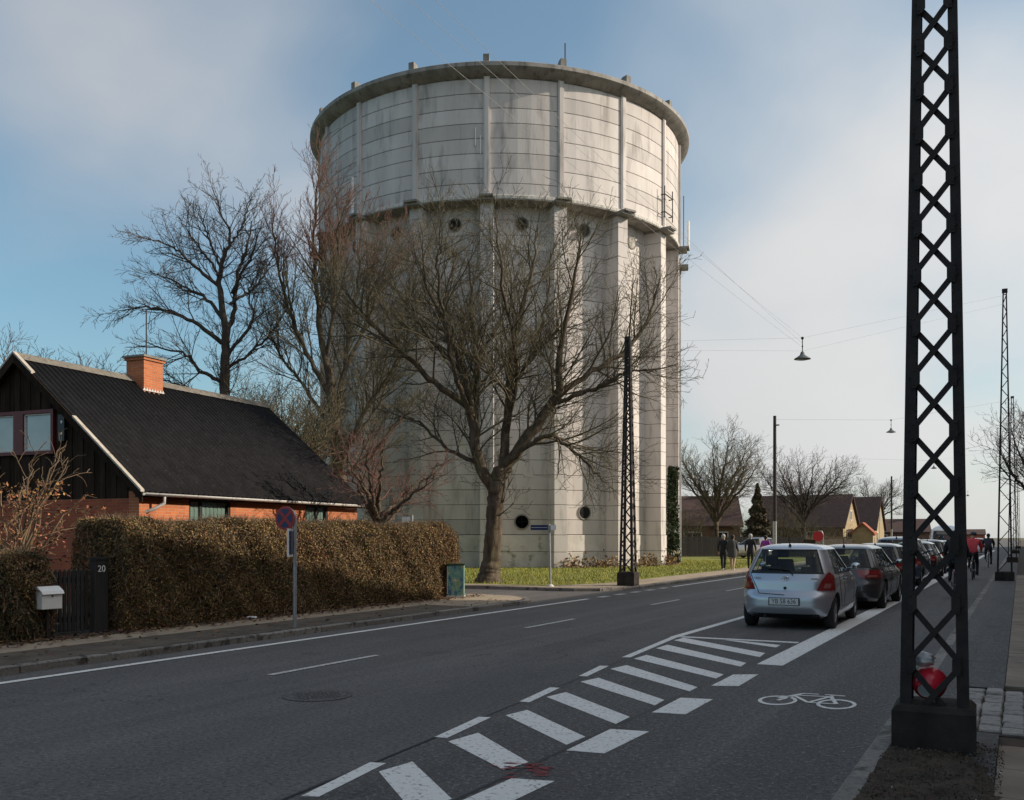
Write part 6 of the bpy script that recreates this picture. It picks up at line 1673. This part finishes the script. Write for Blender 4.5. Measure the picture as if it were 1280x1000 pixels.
def bicycle_meshes():
    b = MB(); P_ = [(0, .34 * math.cos(2 * math.pi * k / 32), .34 * math.sin(2 * math.pi * k / 32)) for k in range(33)]; b.tube(P_, .018, 6, cap=False)
    ty = b.mesh('wheel', 'rubber', smooth=True)
    b = MB()
    for k in range(14): a = 2 * math.pi * k / 14; b.bar((0, 0, 0), (0, .325 * math.cos(a), .325 * math.sin(a)), .003, .003, side=(1, 0, 0))
    b.lathe([(.03, -.04), (.03, .04)], 10, axis='x')
    return ty, b.mesh('spokes', 'galvanised')
BT, BS = bicycle_meshes()
def bicycle(label, loc, rz, paint):
    t = thing('bicycle', label, 'bicycle', loc, rz, 'bicycles on the cycle lane')
    for y in (-.52, .53): wo = link('wheel', BT, t, (0, y, .358)); link('spokes', BS, wo)
    bb, hd, st, rear, fr = (0, -.08, .30), (0, .38, .92), (0, -.24, .82), (0, -.52, .358), (0, .53, .358)
    b = MB()
    for p, q in ((bb, hd), (bb, st), (st, (0, .36, .86)), (bb, rear), (rear, st), (hd, fr)): b.tube([p, q], .017, 8)
    b.build('frame', paint, t)
    b = MB(); b.tube([(-.28, .26, 1.04), (-.14, .36, 1.06), (0, .37, 1.04), (.14, .36, 1.06), (.28, .26, 1.04)], .013, 8); b.tube([hd, (0, .37, 1.04)], .014, 8); b.build('handlebar', 'dark_metal', t)
    b = MB(); b.tube([st, (0, -.27, .94)], .013, 8); b.ext([(-.08, -.40, .95), (.08, -.40, .95), (.03, -.12, .95), (-.03, -.12, .95)], (0, 0, .04)); b.build('saddle', 'black_plastic', t)
    b = MB(); b.box(-.06, .06, -.80, -.36, .73, .75); b.build('carrier', 'dark_metal', t)
    b = MB(); b.bar((.09, -.08, .30), (.09, .0, .17), .03, .012); b.bar((-.09, -.08, .30), (-.09, -.16, .43), .03, .012); b.box(.09, .19, -.04, .05, .155, .175); b.box(-.19, -.09, -.2, -.11, .42, .44); b.build('pedals', 'dark_metal', t)
    b = MB(); b.ball((0, -.82, .70), (.03, .015, .03), 8, 6); b.build('rear_lamp', 'tail_red', t)
    return t
def ride(h=1.0):
    return dict(pelvis=(0, -.27, 1.06), waist=(0, -.22, 1.20), chest=(0, -.10, 1.42), neckb=(0, -.04, 1.53), neck=(0, .0, 1.60), head=(0, .04, 1.70), crown=(0, .03, 1.76),
                sl=(-.18, -.06, 1.50), el=(-.27, .06, 1.27), wl=(-.265, .20, 1.10), hl=(-.26, .26, 1.075), sr=(.18, -.06, 1.50), er=(.27, .06, 1.27), wr=(.265, .20, 1.10), hr=(.26, .26, 1.075),
                hipl=(-.10, -.22, 1.0), kl=(-.13, .12, .80), al=(-.14, -.18, .52), tl=(-.15, -.08, .46), hipr=(.10, -.22, 1.0), kr=(.13, .08, .62), ar=(.14, -.04, .25), tr=(.15, .08, .19))
bicycle('bicycle under the rider in the red jacket', (-1.62, 41.2, .004), R(-1), 'cloth_navy')
person('person', 'cyclist in red jacket and dark helmet riding away on the cycle lane', ride(), ['cloth_black', 'cloth_red', 'skin', 'cloth_black'], 'hair_dark', (-1.62, 41.2, .004), R(-1), 'helmet_dark', bulk=1.35)
bicycle('bicycle under the dark rider half hidden by the near mast', (-1.55, 28.6, .004), R(0), 'dark_metal')
person('person', 'dark clothed cyclist half hidden behind the near mast', ride(), ['cloth_black', 'cloth_black', 'skin', 'cloth_black'], 'hair_dark', (-1.55, 28.6, .004), R(0), bulk=1.3)
bicycle('bicycle under the farthest rider beside the second mast', (-1.55, 58, .004), R(2), 'dark_metal')
person('person', 'farthest cyclist in dark jacket just left of the second right mast', ride(), ['cloth_black', 'cloth_navy', 'skin', 'cloth_black'], 'hair_dark', (-1.55, 58, .004), R(2), bulk=1.35)

# ------------------------------------------------------------------ houses in the distance and round sign among the parked cars
def gable_house(name, label, loc, rz, L, W, eave, ridge, wall, roofm, wins=(), gable_wins=(), chim=None, over=.3, group=None, gable=None):
    t = thing(name, label, 'house', loc, rz, group)
    b = MB(); b.box(-L / 2, L / 2, -W / 2, -W / 2 + .3, 0, eave); b.build('wall', wall, t); b = MB(); b.box(-L / 2, L / 2, W / 2 - .3, W / 2, 0, eave); b.build('wall', wall, t)
    for s_ in (-1, 1):
        x = s_ * L / 2 - (.3 if s_ > 0 else 0) + s_ * .004
        b = MB(); b.ext([(x, -W / 2 + .002, 0), (x, W / 2 - .002, 0), (x, W / 2 - .002, eave), (x, 0, ridge - .1), (x, -W / 2 + .002, eave)], (.3, 0, 0)); b.build('gable_wall', gable or wall, t)
    sl_ = (ridge - eave) / (W / 2)
    for s_ in (-1, 1):
        b = MB(); e = W / 2 + over
        p = [(-L / 2 - .25, s_ * e, eave - sl_ * over), (-L / 2 - .25, s_ * e, eave - sl_ * over + .16), (-L / 2 - .25, 0, ridge + .1), (-L / 2 - .25, 0, ridge - .06)]
        b.ext(p, (L + .5, 0, 0)); b.build('roof', roofm, t)
    for (x, y, z, w_, h_, face) in wins:
        b = MB()
        if face == 'f': b.box(x - w_ / 2, x + w_ / 2, -W / 2 - .04, -W / 2 + .05, z, z + h_); wo = b.build('window', 'white_paint', t); b = MB(); b.box(x - w_ / 2 + .08, x - .03, -W / 2 - .05, -W / 2 - .042, z + .08, z + h_ - .08); b.box(x + .03, x + w_ / 2 - .08, -W / 2 - .05, -W / 2 - .042, z + .08, z + h_ - .08); b.build('pane', 'window_dark', wo)
        else:
            sx_ = 1 if face == 'r' else -1; X = sx_ * (L / 2 + .006)
            b = MB(); b.box(min(X, X + sx_ * .05), max(X, X + sx_ * .05), y - w_ / 2, y + w_ / 2, z, z + h_); wo = b.build('window', 'white_paint', t)
            b = MB(); b.box(min(X + sx_ * .052, X + sx_ * .06), max(X + sx_ * .052, X + sx_ * .06), y - w_ / 2 + .08, y + w_ / 2 - .08, z + .08, z + h_ - .08); b.build('pane', 'window_dark', wo)
    if chim:
        b = MB(); x, h_ = chim; b.box(x - .3, x + .3, -.3, .3, ridge - .6, ridge + h_); b.box(x - .36, x + .36, -.36, .36, ridge + h_ + .002, ridge + h_ + .1); b.build('chimney', 'brick_brown', t)
    return t
FR = R(30)     # these houses stand about square to the view
gable_house('gabled_house', 'brown roofed house with sunlit yellow gable behind the parked cars', (-19.6, 101.5, .1), R(-3), 9.0, 7.0, 2.6, 5.75, 'brick_brown', 'roof_tile_brown',
            wins=((-2.0, 0, .9, 1.2, 1.2, 'f'), (1.6, 0, .9, 1.2, 1.2, 'f'), (0, 1.2, .9, .9, 1.2, 'r'), (0, -1.4, .9, .9, 1.2, 'r'), (0, 0, 3.2, .8, 1.0, 'r')), gable='yellow_render')
gable_house('gabled_house', 'purple brown roofed house with pale yellow gable, farther right one of the pair', (-17.6, 115.5, .1), R(-1), 7.0, 7.0, 2.5, 6.0, 'brick_orange', 'roof_tile_brown',
            wins=((-1.5, 0, .9, 1.2, 1.1, 'f'), (0, 0, 3.1, .6, 1.5, 'r'), (0, -1.9, .9, .9, 1.2, 'r')), gable='yellow_render')
gable_house('shed', 'small yellow lean shed with red roof before the yellow gable', (-13.9, 101.4, .1), R(92), 2.4, 2.0, 1.9, 2.9, 'yellow_render', 'brick_red', over=.15)
gable_house('gabled_house', 'dark brown boarded house with a white window close right of the tower', (-27.5, 85.5, .1), R(22), 9.5, 7.0, 2.6, 5.2, 'brick_brown', 'roof_tile_brown',
            wins=((.6, 0, 1.0, 1.6, 1.0, 'f'), (-2.6, 0, 1.0, 1.2, 1.0, 'f'), (3.2, 0, 1.0, 1.0, 1.0, 'f')), chim=(2.0, .5))
b = MB(); b.box(-.3, .3, -.15, .15, 0, 1.7); 
t = thing('brick_pier', 'orange brick pier at the right foot of the tower', 'pier', (-24.0, 70.4, .1), YAW); b.build('pier', 'brick_orange', t); b = MB(); b.box(-.35, .35, -.2, .2, 1.702, 1.78); b.build('pier_cap', 'concrete_plinth', t)
gable_house('gabled_house', 'low distant brick house beyond the yellow gables', (-17, 158, .1), R(10), 9, 7, 2.3, 4.2, 'brick_brown', 'roof_tile_brown', wins=((-2, 0, .8, 1.2, 1.1, 'f'), (2, 0, .8, 1.2, 1.1, 'f')), chim=(1.5, .6))
gable_house('gabled_house', 'far low brick house at the end of the street', (-16, 300, .1), R(4), 14, 8, 2.2, 3.6, 'brick_red', 'roof_tile_brown', wins=tuple((x, 0, .8, 1.1, 1.0, 'f') for x in (-4, 0, 4)))
fence = thing('timber_fence', 'dark brown board fence behind the walkers', 'fence', (-21.5, 72.5, .1), R(38))
for k in range(64):
    b = MB(); h_ = 1.55 + random.uniform(-.05, .05); b.box(k * .19 - 4, k * .19 - 4 + .17, -.015, .015, .03, h_); b.build('board', 'black_wood', fence)
for z_ in (.4, 1.2):
    b = MB(); b.box(-4, 8.1, .017, .06, z_, z_ + .08); b.build('rail', 'black_wood', fence)
hedge('hedge', 'dark evergreen hedge in front of the brown roofed house', -14.6, -13.4, 74, 92, 1.5, 9000, [('leaf_brown', .2), ('leaf_green', .3), ('leaf_dark', .5)], 8)
for k, (x, y, h, lab) in enumerate(((-20.3, 80.5, 3.2, 'brown leafless shrub left of the conifer'), (-16.3, 84, 3.6, 'brown leafless shrub in front of the brown roof'), (-14.9, 88.5, 2.6, 'low leafless shrub beside the yellow gable'), (-23.6, 75.5, 4.2, 'tangled leafless shrub against the board fence'), (-18.2, 84.5, 4.6, 'tall tangled shrub just right of the conifer'), (-20.8, 92, 5.2, 'tall tangled shrub in front of the dark brown roof'))):
    make_tree('bare_shrub', lab, (x, y, .1), auto_limbs(h, 1.9, .5, .07, 9, 90 + k), 190 + k, C_SM, 'bark', 'twig', cat='shrub')
rs = thing('no_stopping_sign', 'distant round red road sign showing over the car roofs', 'road sign', (-11.6, 66, .1), 0)
b = MB(); b.tube([(0, 0, 0), (0, 0, 1.75), (-.1, 0, 1.93), (-.3, 0, 1.93)], .035, 8); b.build('pole', 'galvanised', rs)
b = MB(); b.lathe([(.34, -.02), (.34, 0), (.01, .001)], 28, (-.3, -.06, 1.58), axis='y'); b.build('sign_disc', 'sign_red', rs)

# ------------------------------------------------------------------ flats along the right side of the street: they shade the road
def flats(label, x0, x1, y0, y1, eave, ridge, floors, wall, hip0=3.0, hip1=3.0):
    t = thing('block_of_flats', label, 'building', ((x0 + x1) / 2, (y0 + y1) / 2, .1))
    lx, ly = (x1 - x0) / 2, (y1 - y0) / 2
    b = MB(); b.box(-lx, lx, -ly, ly, 0, eave); b.build('wall', wall, t)
    b = MB(); b.add([(-lx - .4, -ly - .3, eave - .1), (lx + .4, -ly - .3, eave - .1), (lx + .4, ly + .3, eave - .1), (-lx - .4, ly + .3, eave - .1), (0, -ly + hip0, ridge), (0, ly - hip1, ridge)],
                    [(0, 1, 4), (1, 2, 5, 4), (2, 3, 5), (3, 0, 4, 5), (3, 2, 1, 0)]); b.build('roof', 'roof_tile_brown', t)
    fh = (eave - .4) / floors
    b = MB(); b.box(-.05, .05, -.6, .6, 0, 1.35); fm = b.mesh('window', 'white_paint')
    b = MB(); b.box(-.062, -.052, -.53, -.03, .07, 1.28); b.box(-.062, -.052, .03, .53, .07, 1.28); pm = b.mesh('pane', 'window_dark')
    for f_ in range(floors):
        k = 0; y = -ly + 1.8
        while y < ly - 1.2:
            wo = link('window', fm, t, (-lx - .02, y, .9 + f_ * fh)); link('pane', pm, wo); y += 3.0
    return t
flats('red brick block of flats beside the near pavement, right of the camera', 5.5, 14.5, -14, 29.5, 10.2, 14.3, 3, 'brick_red', 3.0, 5.5)
flats('long brown brick block of flats farther up the right side', 5.5, 14.5, 29.9, 92, 8.2, 11.5, 3, 'brick_brown', .02, .02)
flats('brown brick block of flats far up the right side of the street', 5.5, 14.5, 92.4, 180, 8.2, 11.5, 3, 'brick_brown', .02, 3.0)
